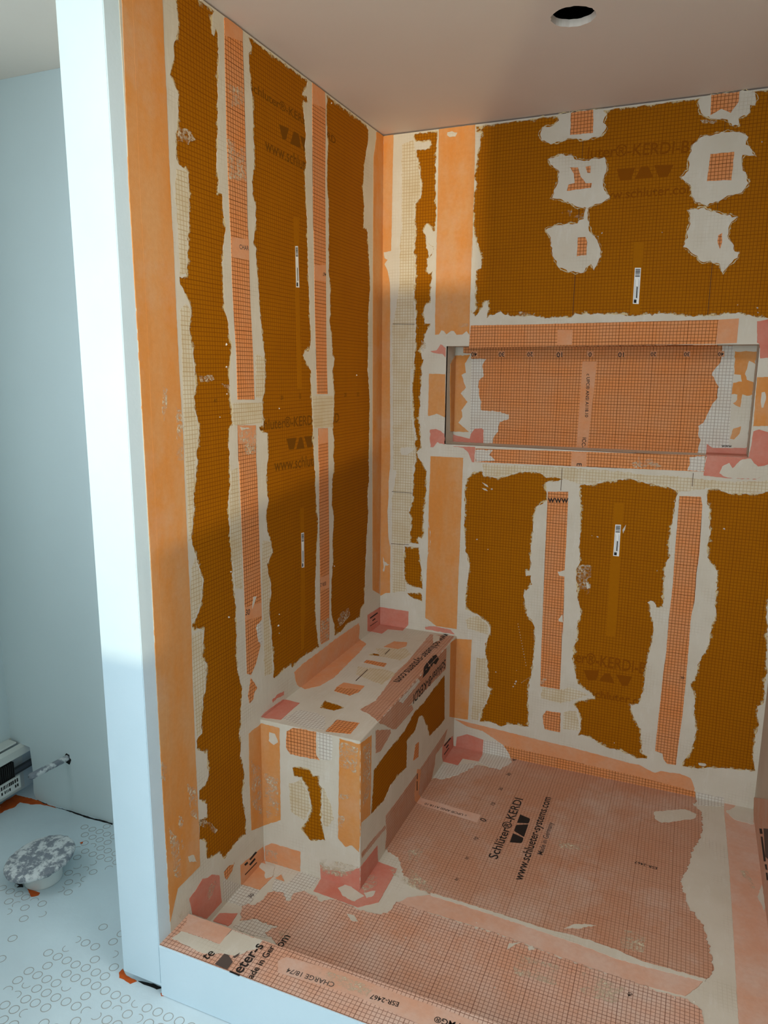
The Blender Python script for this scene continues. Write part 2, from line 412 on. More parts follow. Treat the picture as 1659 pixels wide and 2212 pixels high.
# rest of the bathroom behind the camera: window wall and side wall, plus added light blockers
bm = bmesh.new()
for b in ((XL, -.3, -4.3, -4.2, ZF, H), (2.4, 2.6, -4.3, -4.2, ZF, H), (-.3, 2.4, -4.3, -4.2, ZF, .45), (-.3, 2.4, -4.3, -4.2, 2.04, H)): add_box(bm, *b)
tag(bm_obj('wall_window', bm, 'alcove_paint'), 'painted bathroom wall behind the camera with the window opening', 'wall', kind='structure')
bm = bmesh.new()
for b in ((.36, .62, -3.25, -3.2, ZF, H), (.62, .90, -3.25, -3.2, ZF, .60), (.90, 1.42, -3.25, -3.2, ZF, .82), (1.42, 1.80, -3.25, -3.2, ZF, 1.375), (1.80, 2.6, -3.25, -3.2, ZF, H)): add_box(bm, *b)
tag(bm_obj('sun_blocker', bm, 'alcove_paint'), 'unseen stepped blocker behind the camera, added to shape the sun', 'wall', kind='structure')  # made-up blocker, its stepped outline cuts the low sun on the shower walls
tag(box('daylight_blocker', (XL, -.06, -2.35, -2.25, ZF, H), 'alcove_paint'), 'unseen blocker left of the camera, added to shade the alcove', 'wall', kind='structure')  # added out of view to hold window light off the alcove
tag(box('wall_side', (2.6, 2.7, -4.3, YC2, ZF, H), 'alcove_paint'), 'painted bathroom side wall to the right of the camera', 'wall', kind='structure')
tag(box('wall_return', (XR + .115, 2.6, YC2, YC2 + .1, ZF, H), 'alcove_paint'), 'painted wall running right from the shower opening', 'wall', kind='structure')

# ------------------------------------------------------------------ niche, bench, pan, curb
def empty(name, loc, label, cat):
    o = bpy.data.objects.new(name, None); COL.objects.link(o); o.location = loc
    return tag(o, label, cat)
t = .012
ROOT['niche'] = ni = empty('shower_niche', (0, 0, 0), 'long recessed shower niche lined with orange gridded membrane in the back wall', 'niche')
box('niche_back', (NX0, NX1, ND, ND + t, NZ0, NZ1), 'thinset', ni)
box('niche_side', (NX0 - t, NX0, .0005, ND + t, NZ0 - t, NZ1 + t), 'thinset', ni)
box('niche_side', (NX1, NX1 + t, .0005, ND + t, NZ0 - t, NZ1 + t), 'thinset', ni)
box('niche_top', (NX0, NX1, .0005, ND + t, NZ1, NZ1 + t), 'thinset', ni)
box('niche_shelf', (NX0, NX1, .0005, ND + t, NZ0 - t, NZ0), 'thinset', ni)
ROOT['bench'] = be = empty('shower_bench', (0, 0, 0), 'low built-in shower bench of foam board patched with orange membrane and thinset', 'bench')
box('bench_body', (.0002, WB, -LB, -.0002, .0002, HB), 'board', be, .003)
ROOT['pan'] = pa = empty('shower_pan', (0, 0, 0), 'sloped shower floor pan covered in printed orange gridded membrane', 'shower pan')
box('pan_base', (.0003, XR - .0003, YC1, -.0003, ZF + .0002, 0), 'thinset', pa)
ROOT['curb'] = cu_ = empty('shower_curb', (0, 0, 0), 'raised shower curb with white plastered front and printed membrane on top', 'curb')
box('curb_body', (.0005, XR + .4, YC2 + .0002, YC1, ZF + .0002, ZC), 'paint', cu_, .004)
box('curb_fillet', (.0005, XR + .4, YC2 - .004, YC2 + .001, ZF + .0002, ZC + .0012), 'paint', cu_, .0015)

DATA = [
('P','wall_left','thinset_coat','L','thinset','coat',2.6,[[(-1262.9,0),(0,0),(0,2186.7),(-1262.9,2186.7)],[(-1095.4,2182.2),(-962.2,2182.2),(-968.1,2170.5),(-972.0,2132.9),(-965.3,2132.1),(-956.5,2150.0),(-949.2,2141.6),(-949.3,2096.2),(-954.8,2048.6),(-958.2,1992.7),(-961.8,1933.3),(-968.4,1887.4),(-971.5,1862.9),(-965.3,1831.5),(-969.7,1803.5),(-953.4,1803.9),(-951.5,1789.1),(-953.6,1773.4),(-948.1,1752.9),(-941.5,1723.4),(-947.7,1713.1),(-954.8,1687.1),(-960.2,1642.6),(-960.6,1588.9),(-960.1,1550.6),(-947.6,1519.3),(-941.4,1477.1),(-933.2,1467.6),(-937.6,1440.9),(-945.0,1414.2),(-948.1,1380.9),(-948.6,1350.7),(-946.8,1330.4),(-941.5,1320.1),(-941.2,1272.2),(-953.4,1266.2),(-958.3,1232.3),(-958.1,1183.9),(-958.5,1177.4),(-958.7,1121.5),(-969.6,1087.9),(-969.4,1038.4),(-968.5,1002.4),(-961.9,957.7),(-962.5,892.1),(-958.5,854.0),(-951.7,807.2),(-951.9,746.6),(-955.4,682.7),(-952.2,623.3),(-935.6,569.3),(-936.4,554.1),(-945.3,510.1),(-943.9,473.3),(-955.0,450.4),(-948.2,430.8),(-953.3,384.5),(-943.5,354.7),(-935.4,317.1),(-943.2,296.4),(-951.9,259.5),(-943.8,221.0),(-938.9,183.9),(-939.0,141.1),(-958.0,144.7),(-984.7,147.1),(-1011.2,141.3),(-1046.5,136.7),(-1063.2,167.7),(-1090.3,171.6),(-1116.1,182.3),(-1118.5,236.1),(-1141.7,255.0),(-1139.3,307.6),(-1108.8,296.5),(-1106.6,330.2),(-1134.7,361.3),(-1134.2,384.6),(-1111.6,387.0),(-1093.3,403.6),(-1097.4,428.8),(-1097.8,467.0),(-1119.5,481.1),(-1136.5,498.0),(-1136.2,519.9),(-1113.6,527.3),(-1113.3,575.1),(-1101.9,621.3),(-1093.1,628.2),(-1083.0,697.0),(-1101.1,718.2),(-1093.4,751.2),(-1088.2,788.5),(-1101.6,793.0),(-1128.1,796.6),(-1134.8,814.4),(-1121.2,820.4),(-1101.1,841.8),(-1090.9,873.6),(-1083.1,909.6),(-1097.0,944.1),(-1110.1,984.5),(-1121.1,1013.7),(-1116.1,1049.0),(-1105.8,1086.7),(-1105.9,1122.8),(-1098.8,1151.1),(-1088.5,1188.8),(-1086.3,1198.0),(-1089.2,1217.6),(-1079.7,1242.5),(-1075.0,1274.3),(-1087.8,1313.2),(-1090.8,1344.7),(-1082.1,1360.1),(-1081.9,1400.7),(-1086.3,1446.8),(-1096.0,1486.0),(-1091.9,1510.3),(-1085.3,1534.8),(-1093.9,1552.0),(-1107.3,1568.5),(-1120.4,1584.8),(-1121.7,1599.1),(-1097.5,1604.2),(-1091.1,1640.7),(-1086.3,1696.5),(-1083.2,1705.4),(-1076.9,1775.3),(-1077.4,1823.4),(-1107.4,1830.2),(-1113.5,1839.7),(-1115.6,1855.6),(-1112.2,1889.1),(-1104.6,1912.9),(-1099.7,1968.2),(-1111.9,1985.6),(-1124.3,1997.3),(-1116.1,2018.4),(-1107.9,2039.6),(-1106.0,2066.4),(-1093.3,2086.8),(-1088.9,2117.1),(-1092.1,2133.9),(-1095.5,2148.0)],[(-823.6,2182.2),(-812.6,2166.3),(-816.4,2151.3),(-825.7,2144.9),(-824.2,2116.6),(-820.2,2075.1),(-813.1,2033.9),(-813.1,1996.3),(-816.2,1970.3),(-811.3,1943.0),(-815.6,1894.0),(-824.7,1859.8),(-824.9,1830.7),(-811.8,1804.0),(-815.6,1750.6),(-821.2,1740.1),(-825.8,1709.6),(-815.3,1704.5),(-815.4,1660.8),(-810.5,1627.5),(-806.4,1576.6),(-801.7,1535.3),(-794.2,1479.6),(-786.0,1437.2),(-786.2,1386.8),(-793.5,1347.0),(-801.3,1325.5),(-802.7,1292.7),(-800.8,1259.6),(-821.3,1257.3),(-818.5,1246.1),(-781.1,1236.0),(-782.8,1194.9),(-777.9,1179.3),(-784.2,1163.0),(-784.5,1157.7),(-791.6,1124.5),(-791.6,1074.9),(-783.3,1054.3),(-798.9,1022.2),(-795.8,979.0),(-779.3,944.2),(-770.0,906.4),(-789.0,886.9),(-802.6,874.3),(-801.3,854.2),(-780.9,820.7),(-782.4,784.6),(-794.2,767.7),(-792.3,726.4),(-783.4,674.0),(-781.9,619.2),(-776.5,566.5),(-780.1,536.0),(-750.9,535.0),(-682.5,540.9),(-670.6,525.2),(-657.8,529.2),(-619.1,537.0),(-556.7,534.4),(-496.0,529.7),(-505.2,546.3),(-513.6,591.4),(-521.4,663.5),(-519.4,754.3),(-507.7,864.0),(-496.9,937.5),(-500.9,964.8),(-509.0,1014.4),(-512.0,1084.1),(-515.6,1123.1),(-519.7,1135.9),(-522.6,1203.8),(-523.5,1237.3),(-528.8,1308.0),(-529.8,1340.8),(-535.8,1377.5),(-530.9,1401.7),(-547.6,1413.7),(-580.1,1445.0),(-567.4,1457.0),(-537.9,1461.8),(-528.4,1501.9),(-535.6,1552.8),(-539.3,1638.1),(-543.5,1733.1),(-545.4,1785.5),(-541.8,1796.9),(-551.6,1883.9),(-554.2,1938.1),(-545.2,1972.7),(-552.2,2010.6),(-544.9,2044.7),(-557.6,2097.6),(-558.6,2118.3),(-531.5,2128.4),(-536.7,2142.7),(-564.2,2137.5),(-536.1,2167.4),(-532.6,2182.2)],[(-420.0,2182.2),(-415.2,2169.8),(-424.3,2144.8),(-420.7,2101.2),(-415.4,2046.2),(-422.6,1987.4),(-420.9,1930.3),(-412.7,1881.5),(-413.4,1834.4),(-413.8,1811.1),(-414.7,1751.4),(-413.8,1691.3),(-405.3,1643.6),(-408.2,1577.7),(-411.4,1548.6),(-397.9,1503.5),(-393.9,1453.0),(-379.6,1440.5),(-384.7,1419.1),(-394.6,1402.0),(-390.2,1372.0),(-382.9,1337.3),(-386.6,1272.1),(-397.1,1220.0),(-384.7,1192.6),(-393.3,1140.0),(-385.8,1112.7),(-399.3,1060.4),(-405.3,984.2),(-391.0,940.4),(-396.7,886.0),(-402.1,859.2),(-398.0,792.7),(-409.0,724.5),(-415.1,654.8),(-410.7,605.3),(-390.7,569.6),(-391.2,530.5),(-349.0,528.5),(-283.1,539.4),(-184.4,530.8),(-178.4,558.0),(-148.0,569.9),(-142.2,636.9),(-136.6,729.7),(-125.0,830.6),(-113.3,905.4),(-119.9,962.4),(-108.1,1021.3),(-111.0,1076.7),(-111.1,1091.2),(-104.3,1282.4),(-110.9,1354.8),(-123.2,1402.5),(-117.9,1487.3),(-118.7,1589.4),(-105.5,1682.2),(-108.2,1727.4),(-120.5,1815.5),(-126.5,1854.4),(-137.9,1865.2),(-160.3,1865.8),(-155.1,1931.6),(-164.1,1981.1),(-155.7,2050.8),(-139.5,2105.4),(-123.1,2143.5),(-123.4,2172.8),(-140.4,2182.2)]],0),
('P','wall_left','thin_thinset','L','thin_b','thin',2,[[(-1117.3,1819.6),(-1080.8,1822.6),(-1079.9,1774.7),(-1085.7,1705.0),(-1089.7,1695.9),(-1098.1,1610.6),(-1119.2,1601.7),(-1119.1,1699.3),(-1123.5,1765.7)]],0),
('P','wall_left','thin_thinset','L','thin_b','thin',2,[[(-1106.5,1545.0),(-1088.7,1534.5),(-1096.6,1492.0),(-1087.4,1431.5),(-1085.5,1363.3),(-1090.9,1313.3),(-1079.1,1274.6),(-1090.6,1211.3),(-1096.6,1183.3),(-1109.7,1097.2),(-1122.6,1014.0),(-1129.7,1015.5),(-1128.1,1132.6),(-1130.0,1246.8),(-1127.2,1355.0),(-1124.5,1460.7),(-1124.2,1531.8)]],0),
('P','wall_left','thin_thinset','L','thin_b','thin',2,[[(-1111.0,971.2),(-1087.2,912.4),(-1098.4,858.4),(-1120.8,827.1),(-1133.9,827.9),(-1132.4,902.5),(-1125.6,947.9)]],0),
('P','wall_left','thin_thinset','L','thin_b','thin',2,[[(-1135.1,786.9),(-1093.8,786.8),(-1101.7,725.6),(-1089.0,692.0),(-1098.5,630.5),(-1112.1,592.9),(-1117.8,531.2),(-1134.4,530.1),(-1136.4,636.1),(-1137.6,696.8)]],0),
('P','wall_left','thin_thinset','L','thin_b','thin',1,[[(-939.5,1324.1),(-802.9,1319.0),(-805.4,1265.4),(-923.3,1268.3),(-940.0,1272.1)]],0),
('P','wall_left','thin_thinset','L','thin_b','thin',1,[[(-526.6,1327.6),(-388.9,1325.3),(-394.1,1228.6),(-520.1,1233.7)]],0),
('P','wall_left','thin_thinset','L','thin_b','thin',2,[[(-829.1,1443.3),(-788.7,1437.1),(-789.2,1365.1),(-800.9,1332.7),(-832.4,1333.7)]],0),
('P','wall_left','thin_thinset','L','thin_b','thin',2,[[(-818.4,948.6),(-775.9,939.5),(-773.6,907.2),(-800.1,881.7),(-784.7,817.7),(-789.9,782.7),(-795.9,727.5),(-786.2,641.7),(-784.5,557.0),(-825.2,560.6),(-824.5,736.6),(-826.1,856.6)]],0),
('P','wall_left','thin_thinset','L','thin_b','thin',2,[[(-926.0,1163.1),(-953.7,1155.9),(-956.9,1121.2),(-964.8,1087.2),(-965.3,951.2),(-952.3,852.3),(-921.1,843.6),(-919.6,992.5)]],0),
('P','wall_left','membrane_band','L','band','strip',0.5,[[(-1213.3,2186.7),(-1253.8,2151.6),(-1264.2,1755.2),(-1262.9,1456.8),(-1261.4,996.6),(-1264.2,694.4),(-1263.9,420.1),(-1262.9,274.9),(-1263.2,115.7),(-1231.1,182.1),(-1144.8,182.9),(-1141.8,270.6),(-1142.9,460.6),(-1141.4,641.8),(-1141.9,648.9),(-1136.0,835.4),(-1137.1,1003.9),(-1137.2,1165.9),(-1134.9,1247.2),(-1138.4,1400.6),(-1139.2,1519.0),(-1138.1,1690.8),(-1140.0,1695.8),(-1140.1,1843.9),(-1138.7,1950.7),(-1139.4,2053.9),(-1137.8,2130.5),(-1136.4,2186.7)]],0),
('P','wall_left','band_crease','L','band','strip2',0.8,[[(-1226.3,2109.5),(-1234.5,1761.7),(-1234.7,1457.8),(-1239.6,991.3),(-1238.5,683.4),(-1240.0,405.8),(-1239.1,236.4),(-1234.3,233.0),(-1232.0,401.1),(-1230.8,680.1),(-1230.7,989.1),(-1226.2,1458.1),(-1226.4,1763.4),(-1218.5,2112.9)]],0),
('P','wall_left','thinset_patch','L','dry','smear',1.5,[[(-1213.0,367.7),(-1201.1,353.0),(-1201.3,312.3),(-1198.6,276.8),(-1209.4,272.7),(-1211.6,315.1),(-1217.2,344.6)]],0),
('P','wall_left','thinset_patch','L','thinset','smear',1.5,[[(-1187.9,239.4),(-1166.8,229.1),(-1157.4,205.2),(-1183.7,221.3)]],0),
('P','wall_left','thinset_patch','L','dry','smear',1.5,[[(-1194.0,1366.8),(-1180.8,1362.2),(-1185.8,1326.7),(-1197.3,1294.5),(-1202.7,1312.6)]],0),
('P','wall_left','thinset_patch','L','dry','smear',2.5,[[(-1155.8,1323.9),(-1135.3,1309.2),(-1134.9,1247.2),(-1140.4,1203.9),(-1162.0,1206.2),(-1155.4,1264.4)]],0),
('P','wall_left','thinset_patch','L','dry','smear',2.5,[[(-1067.4,1388.2),(-1019.6,1391.1),(-1012.0,1381.4),(-1031.3,1376.8),(-1063.1,1375.6)]],0),
('P','wall_left','thinset_patch','L','dry','smear',2,[[(-982.0,1371.3),(-950.6,1367.5),(-954.2,1355.9),(-976.8,1363.0)]],0),
('P','wall_left','thinset_patch','L','dry','smear',2.5,[[(-1102.0,1904.1),(-1062.0,1908.4),(-1048.4,1895.4),(-1073.5,1880.3),(-1106.3,1877.1)]],0),
('P','wall_left','thinset_patch','L','dry','smear',2.5,[[(-1139.1,311.3),(-1101.1,280.1),(-1068.2,235.7),(-1080.6,231.5),(-1118.8,275.4),(-1139.3,292.1)]],0),
('P','wall_left','thinset_patch','L','dry','smear',1.2,[[(-390.8,559.9),(-337.6,597.0),(-282.9,595.2),(-271.8,566.3),(-327.2,553.8),(-380.5,551.5)]],0),
('P','wall_left','membrane_strip','L','mem','strip',0.4,[[(-923.9,2183.1),(-914.3,2186.7),(-857.7,2186.7),(-850.2,2184.6),(-851.5,2161.0),(-850.3,2071.4),(-850.8,1948.3),(-849.6,1854.2),(-851.6,1744.5),(-849.4,1738.7),(-848.8,1689.7),(-848.4,1573.0),(-842.4,1436.1),(-841.2,1328.6),(-918.0,1331.2),(-916.0,1434.7),(-921.5,1517.6),(-924.9,1615.0),(-924.3,1726.3),(-925.7,1732.0),(-927.4,1821.6),(-928.5,1927.5),(-927.1,2016.9),(-925.8,2104.6)]],0),
('P','wall_left','membrane_label','L','plain','strip2',0.0,[[(-922.7,1714.0),(-847.9,1720.0),(-849.1,1671.5),(-921.9,1668.1)]],0),
('X', 'wall_left', 'CHAR', 'L', 'ink_soft', 'print2', (-890.0, 1691.9), (-849.2, 1693.9), None),
('P','wall_left','membrane_label','L','plain','strip2',0.0,[[(-923.9,2182.5),(-912.8,2186.7),(-859.9,2186.7),(-850.2,2184.0),(-851.5,2161.0),(-924.4,2146.7)]],0),
('P','wall_left','membrane_strip','L','mem','strip',0.5,[[(-920.3,1267.4),(-837.8,1262.0),(-840.9,1171.1),(-837.6,1126.7),(-836.2,1013.7),(-834.7,897.9),(-833.2,779.3),(-833.3,731.3),(-864.0,717.4),(-843.7,658.1),(-868.9,614.7),(-894.2,592.3),(-912.5,603.7),(-913.2,745.4),(-913.7,860.5),(-916.4,991.8),(-918.1,1137.2),(-919.3,1172.9),(-922.0,1180.0)]],0),
('P','wall_left','membrane_strip','L','mem','strip',1.5,[[(-894.6,584.4),(-875.2,556.2),(-865.3,543.9),(-879.6,537.6),(-885.4,520.0),(-904.9,514.3),(-910.4,539.0),(-902.4,563.4)]],0),
('P','wall_left','membrane_label','L','plain','strip2',0.0,[[(-919.7,1267.0),(-838.5,1261.7),(-840.1,1215.0),(-918.5,1221.2)]],0),
('P','wall_left','membrane_label','L','plain','strip2',0.0,[[(-913.5,789.9),(-833.9,779.6),(-833.5,741.5),(-912.8,753.0)]],0),
('X', 'wall_left', '30', 'L', 'ink', 'print2', (-912.0, 767.5), (-892.3, 764.0), None),
('P','wall_left','thinset_patch','L','thinset','smear',1,[[(-873.3,806.9),(-857.8,804.4),(-867.4,789.5),(-879.6,775.6)]],0),
('P','wall_left','thinset_patch','L','thin_w','smear',2,[[(-860.2,724.1),(-835.7,724.1),(-836.5,659.6),(-855.6,674.5)]],0),
('P','wall_left','thinset_patch','L','thinset','smear',1,[[(-911.3,1263.3),(-899.0,1260.7),(-873.8,1259.0),(-867.6,1255.0),(-886.7,1255.3),(-905.6,1254.2)]],0),
('P','wall_left','membrane_strip','L','mem','strip',0.4,[[(-507.6,2186.6),(-499.3,2186.7),(-432.2,2186.7),(-428.6,2150.9),(-430.2,2061.1),(-434.8,1946.4),(-434.5,1815.1),(-434.6,1807.6),(-434.2,1728.8),(-434.7,1648.7),(-434.9,1526.6),(-432.4,1401.9),(-428.9,1332.0),(-497.5,1333.8),(-501.3,1442.5),(-505.5,1562.7),(-507.1,1680.3),(-508.7,1795.3),(-511.0,1802.1),(-511.3,1966.3),(-508.5,2148.0)]],0),
('P','wall_left','membrane_label','L','plain','strip2',0.0,[[(-507.6,2185.2),(-432.3,2185.8),(-428.7,2143.5),(-508.9,2133.6)]],0),
('P','wall_left','membrane_label','L','plain','strip2',0.0,[[(-506.6,1704.4),(-434.5,1712.0),(-434.4,1664.9),(-506.7,1660.9)]],0),
('X', 'wall_left', '467', 'L', 'ink', 'print2', (-434.0, 1689.7), (-455.5, 1689.6), None),
('P','wall_left','membrane_strip','L','mem','strip',0.4,[[(-492.5,1231.0),(-428.8,1226.6),(-427.5,1125.8),(-427.7,1117.5),(-426.9,983.2),(-425.1,845.7),(-426.6,752.8),(-428.8,611.0),(-429.0,531.4),(-486.2,534.8),(-492.7,546.6),(-490.1,677.1),(-490.1,814.9),(-491.1,994.0),(-488.4,1124.3),(-492.8,1133.0)]],0),
('P','wall_left','membrane_label','L','plain','strip2',0.0,[[(-491.6,1230.5),(-429.7,1226.3),(-429.5,1183.1),(-490.8,1182.0)]],0),
('P','wall_left','membrane_label','L','plain','strip2',0.0,[[(-488.4,759.7),(-428.6,753.3),(-428.3,708.5),(-489.3,717.6)]],0),
('X', 'wall_left', 'ESR-2', 'L', 'ink', 'print2', (-450.5, 735.7), (-488.8, 740.5), None),
('P','wall_left','membrane_band','L','band','strip',0.6,[[(-61.7,2183.3),(-41.8,2186.7),(0.0,2186.7),(0.0,1345.0),(-5.2,860.7),(-9.5,567.8),(-75.6,602.9),(-80.6,1078.3),(-84.0,1776.2),(-83.7,2099.0),(-61.4,2162.0)]],0),
('X', 'wall_left', 'Schluter®-KERDI-BOARD', 'L', 'ink_b', 'print0', (-826.7, 2066.8), (-362.4, 2065.8), (-825.7, 2087.1)),
('P','wall_left','printed_logo','L','ink_b','print0',0.0,[[(-689.0,2028.5),(-638.9,2032.6),(-654.5,2001.0),(-672.6,1996.1)]],0),
('P','wall_left','printed_logo','L','ink_b','print0',0.0,[[(-632.8,1996.4),(-613.1,2032.9),(-586.6,2033.2),(-574.4,2001.2)]],0),
('P','wall_left','printed_logo','L','ink_b','print0',0.0,[[(-578.9,2031.8),(-527.6,2031.4),(-544.6,1998.2),(-556.5,1996.9)]],0),
('X', 'wall_left', 'www.schluter.com', 'L', 'ink_b', 'print0', (-759.9, 1948.3), (-427.7, 1948.0), None),
('X', 'wall_left', 'Schluter®-KERDI-BOARD', 'L', 'ink_b', 'print0', (-838.5, 1248.3), (-347.2, 1241.1), (-830.5, 1276.0)),
('P','wall_left','printed_logo','L','ink_b','print0',0.0,[[(-680.5,1214.6),(-623.7,1212.8),(-639.2,1181.2),(-666.1,1181.8)]],0),
('P','wall_left','printed_logo','L','ink_b','print0',0.0,[[(-626.4,1180.0),(-605.8,1212.6),(-590.9,1211.4),(-576.8,1177.3)]],0),
('P','wall_left','printed_logo','L','ink_b','print0',0.0,[[(-578.3,1212.4),(-513.6,1210.6),(-532.0,1177.3),(-558.0,1177.6)]],0),
('X', 'wall_left', 'www.schluter.com', 'L', 'ink_b', 'print0', (-749.7, 1130.7), (-393.7, 1113.6), None),
('P','wall_left','board_stripe','L','board_plain','print0',0.0,[[(-621.6,1815.9),(-590.7,1819.7),(-594.8,1632.4),(-588.6,1350.1),(-613.0,1350.6),(-618.4,1630.0)]],0),
('P','wall_left','board_stripe','L','board_plain','print0',0.0,[[(-609.5,1003.2),(-585.9,1001.3),(-586.3,705.8),(-596.5,560.4),(-614.0,560.0),(-610.9,757.1)]],0),
('ST','wall_left','L',[(-614.9,1739.4),(-599.3,1741.7),(-594.8,1631.7),(-613.0,1630.6)]),
('ST','wall_left','L',[(-605.0,927.1),(-588.0,925.8),(-589.3,817.9),(-604.8,820.4)]),
('X', 'wall_left', '40', 'L', 'ink_b', 'print0', (-1014.3, 1327.2), (-1001.5, 1327.4), None),
('X', 'wall_left', '20', 'L', 'ink_b', 'print0', (-708.9, 1324.2), (-694.0, 1324.5), None),
('X', 'wall_left', '0', 'L', 'ink_b', 'print0', (-604.1, 1322.7), (-594.3, 1322.8), None),
('X', 'wall_left', '20', 'L', 'ink_b', 'print0', (-308.7, 1320.3), (-292.1, 1320.3), None),
('X', 'wall_left', '30', 'L', 'ink_b', 'print0', (-212.2, 1318.4), (-194.2, 1318.4), None),
('P','wall_left','membrane_upstand','L','plain','strip',1.5,[[(-662.7,508.7),(-619.7,514.5),(-491.4,515.2),(-380.9,517.1),(-202.3,512.9),(-190.3,498.4),(-196.2,452.7),(-128.4,407.3),(-190.1,397.1),(-283.8,390.1),(-393.0,381.8),(-493.9,393.5),(-595.8,424.2),(-647.2,461.8)]],0),
('P','bench','membrane_upstand','BT','plain','strip',1.5,[[(0.0,-180.9),(37.0,-210.8),(47.1,-292.4),(54.1,-396.5),(62.1,-515.8),(50.8,-589.3),(19.5,-630.6),(0.0,-620.8)]],0),
('P','wall_left','corner_piece','L','pink','strip',0.8,[[(-1191.5,124.6),(-1161.3,130.7),(-1136.7,141.6),(-1116.6,129.3),(-1099.0,127.0),(-1067.8,102.6),(-1066.2,66.7),(-1062.4,18.7),(-1127.3,18.3),(-1181.9,73.7)]],0),
('P','wall_left','thinset_patch','L','dry','smear',1.5,[[(-1123.1,83.6),(-1114.9,101.9),(-1086.2,100.9),(-1079.8,86.4),(-1094.8,80.0),(-1106.4,66.4),(-1120.8,64.8)]],0),
('P','wall_left','thinset_patch','L','dry','smear',2,[[(-1234.2,110.4),(-1218.1,114.3),(-1193.7,93.4),(-1191.8,73.0),(-1205.0,71.5),(-1228.8,97.0)]],0),
('P','wall_left','membrane_strip','L','mem','strip',1.2,[[(-1047.5,98.3),(-1026.4,101.2),(-1003.6,90.6),(-999.4,95.4),(-1012.3,76.3),(-1036.0,67.6),(-1046.5,82.6)]],0),
('P','wall_left','corner_piece','L','plain','strip',0.8,[[(-972.3,67.0),(-857.3,47.9),(-849.0,0.0),(-964.1,0.0),(-972.5,7.9)]],0),
('P','pan','corner_piece','F','plain','strip',0.8,[[(0.0,-849.0),(9.9,-862.0),(61.2,-902.3),(55.8,-964.0),(0.0,-964.1)]],0),
('P','wall_left','printed_mark','L','ink','print2',0.0,[[(-954.8,57.6),(-939.6,56.1),(-935.8,47.6),(-950.3,49.9)]],0),
('P','wall_left','printed_mark','L','ink','print2',0.0,[[(-929.1,56.6),(-895.8,57.6),(-889.6,51.5),(-924.5,49.6)]],0),
('P','wall_left','printed_mark','L','ink','print2',0.0,[[(-931.1,41.3),(-902.8,42.7),(-898.8,34.9),(-925.3,33.5)]],0),
('P','wall_left','printed_mark','L','ink','print2',0.0,[[(-953.5,25.1),(-894.2,23.1),(-891.2,19.5),(-951.8,21.7)]],0),
('P','wall_left','thinset_patch','L','thinset','smear',2,[[(-875.1,0.0),(-872.4,4.2),(-867.3,0.0)]],0),
('P','pan','thinset_patch','F','thinset','smear',2,[[(0.0,-875.1),(0.0,-867.3),(30.2,-864.8),(45.5,-869.7),(61.0,-905.2),(47.6,-919.2),(28.0,-894.3),(5.1,-887.2)]],0),
('P','wall_left','thin_thinset','L','thin_w','thin',2,[[(-1051.9,79.6),(-975.4,10.0),(-964.7,0.0),(-1035.4,-0.0),(-1055.5,19.5)]],0),
('P','pan','thin_thinset','F','thin_w','thin',2,[[(0.0,-964.7),(55.8,-964.0),(59.7,-1018.6),(43.2,-1034.6),(0.0,-1035.4)]],0),
('P','wall_left','membrane_band','L','band','strip',0.8,[[(-912.6,429.8),(-845.7,429.2),(-749.5,368.4),(-754.5,70.2),(-807.7,94.0),(-852.7,112.9),(-913.4,135.7),(-915.8,297.9)]],0),
('P','bench','membrane_band','BE','band','strip',0.8,[[(0.0,429.2),(4.2,433.1),(62.7,430.5),(59.9,146.5),(28.1,129.1),(0.0,112.7)]],0),
('P','bench','thinset_patch','BE','thinset','smear',1.5,[[(29.9,411.0),(48.8,410.8),(57.2,387.4),(43.5,375.9),(27.9,385.2)]],0),
('P','wall_left','corner_piece','L','pink','strip',0.5,[[(-121.2,519.2),(-65.8,516.2),(-1.8,513.9),(0.0,513.2),(0.0,405.3),(-120.8,456.7)]],0),
('P','wall_back','corner_piece','B','pink','strip',0.5,[[(0.0,513.2),(117.6,512.1),(117.1,457.5),(94.2,430.0),(33.4,426.3),(8.4,404.9),(0.0,405.3)]],0),
('P','bench','corner_piece','BT','pink','strip',0.5,[[(0.0,0.0),(104.6,-0.0),(106.4,-31.5),(50.2,-40.7),(47.5,-92.6),(0.0,-87.5)]],0),
('P','wall_left','printed_mark','L','ink','print2',0.0,[[(-99.8,502.0),(-30.8,501.4),(-25.6,495.7),(-96.7,496.5)]],0),
('P','wall_left','printed_mark','L','ink','print2',0.0,[[(-79.2,484.9),(-52.9,485.7),(-47.7,480.1),(-74.8,480.3)]],0),
('P','wall_left','printed_mark','L','ink','print2',0.0,[[(-99.5,470.0),(-28.4,466.6),(-27.1,464.6),(-97.6,467.3)]],0),
('P','wall_left','corner_piece','L','pink','strip',0.8,[[(-850.9,450.2),(-826.7,454.4),(-730.1,450.4),(-629.1,392.6),(-742.0,389.4),(-823.2,431.8)]],0),
('P','bench','corner_piece','BT','pink','strip',0.8,[[(0.0,-839.3),(0.0,-716.2),(51.6,-719.4),(54.8,-832.0),(11.5,-841.2)]],0),
('P','wall_left','corner_piece','L','pink','strip',2,[[(-789.9,473.9),(-757.5,478.0),(-724.4,474.5),(-724.9,461.4),(-757.9,467.8),(-785.8,464.3)]],0),
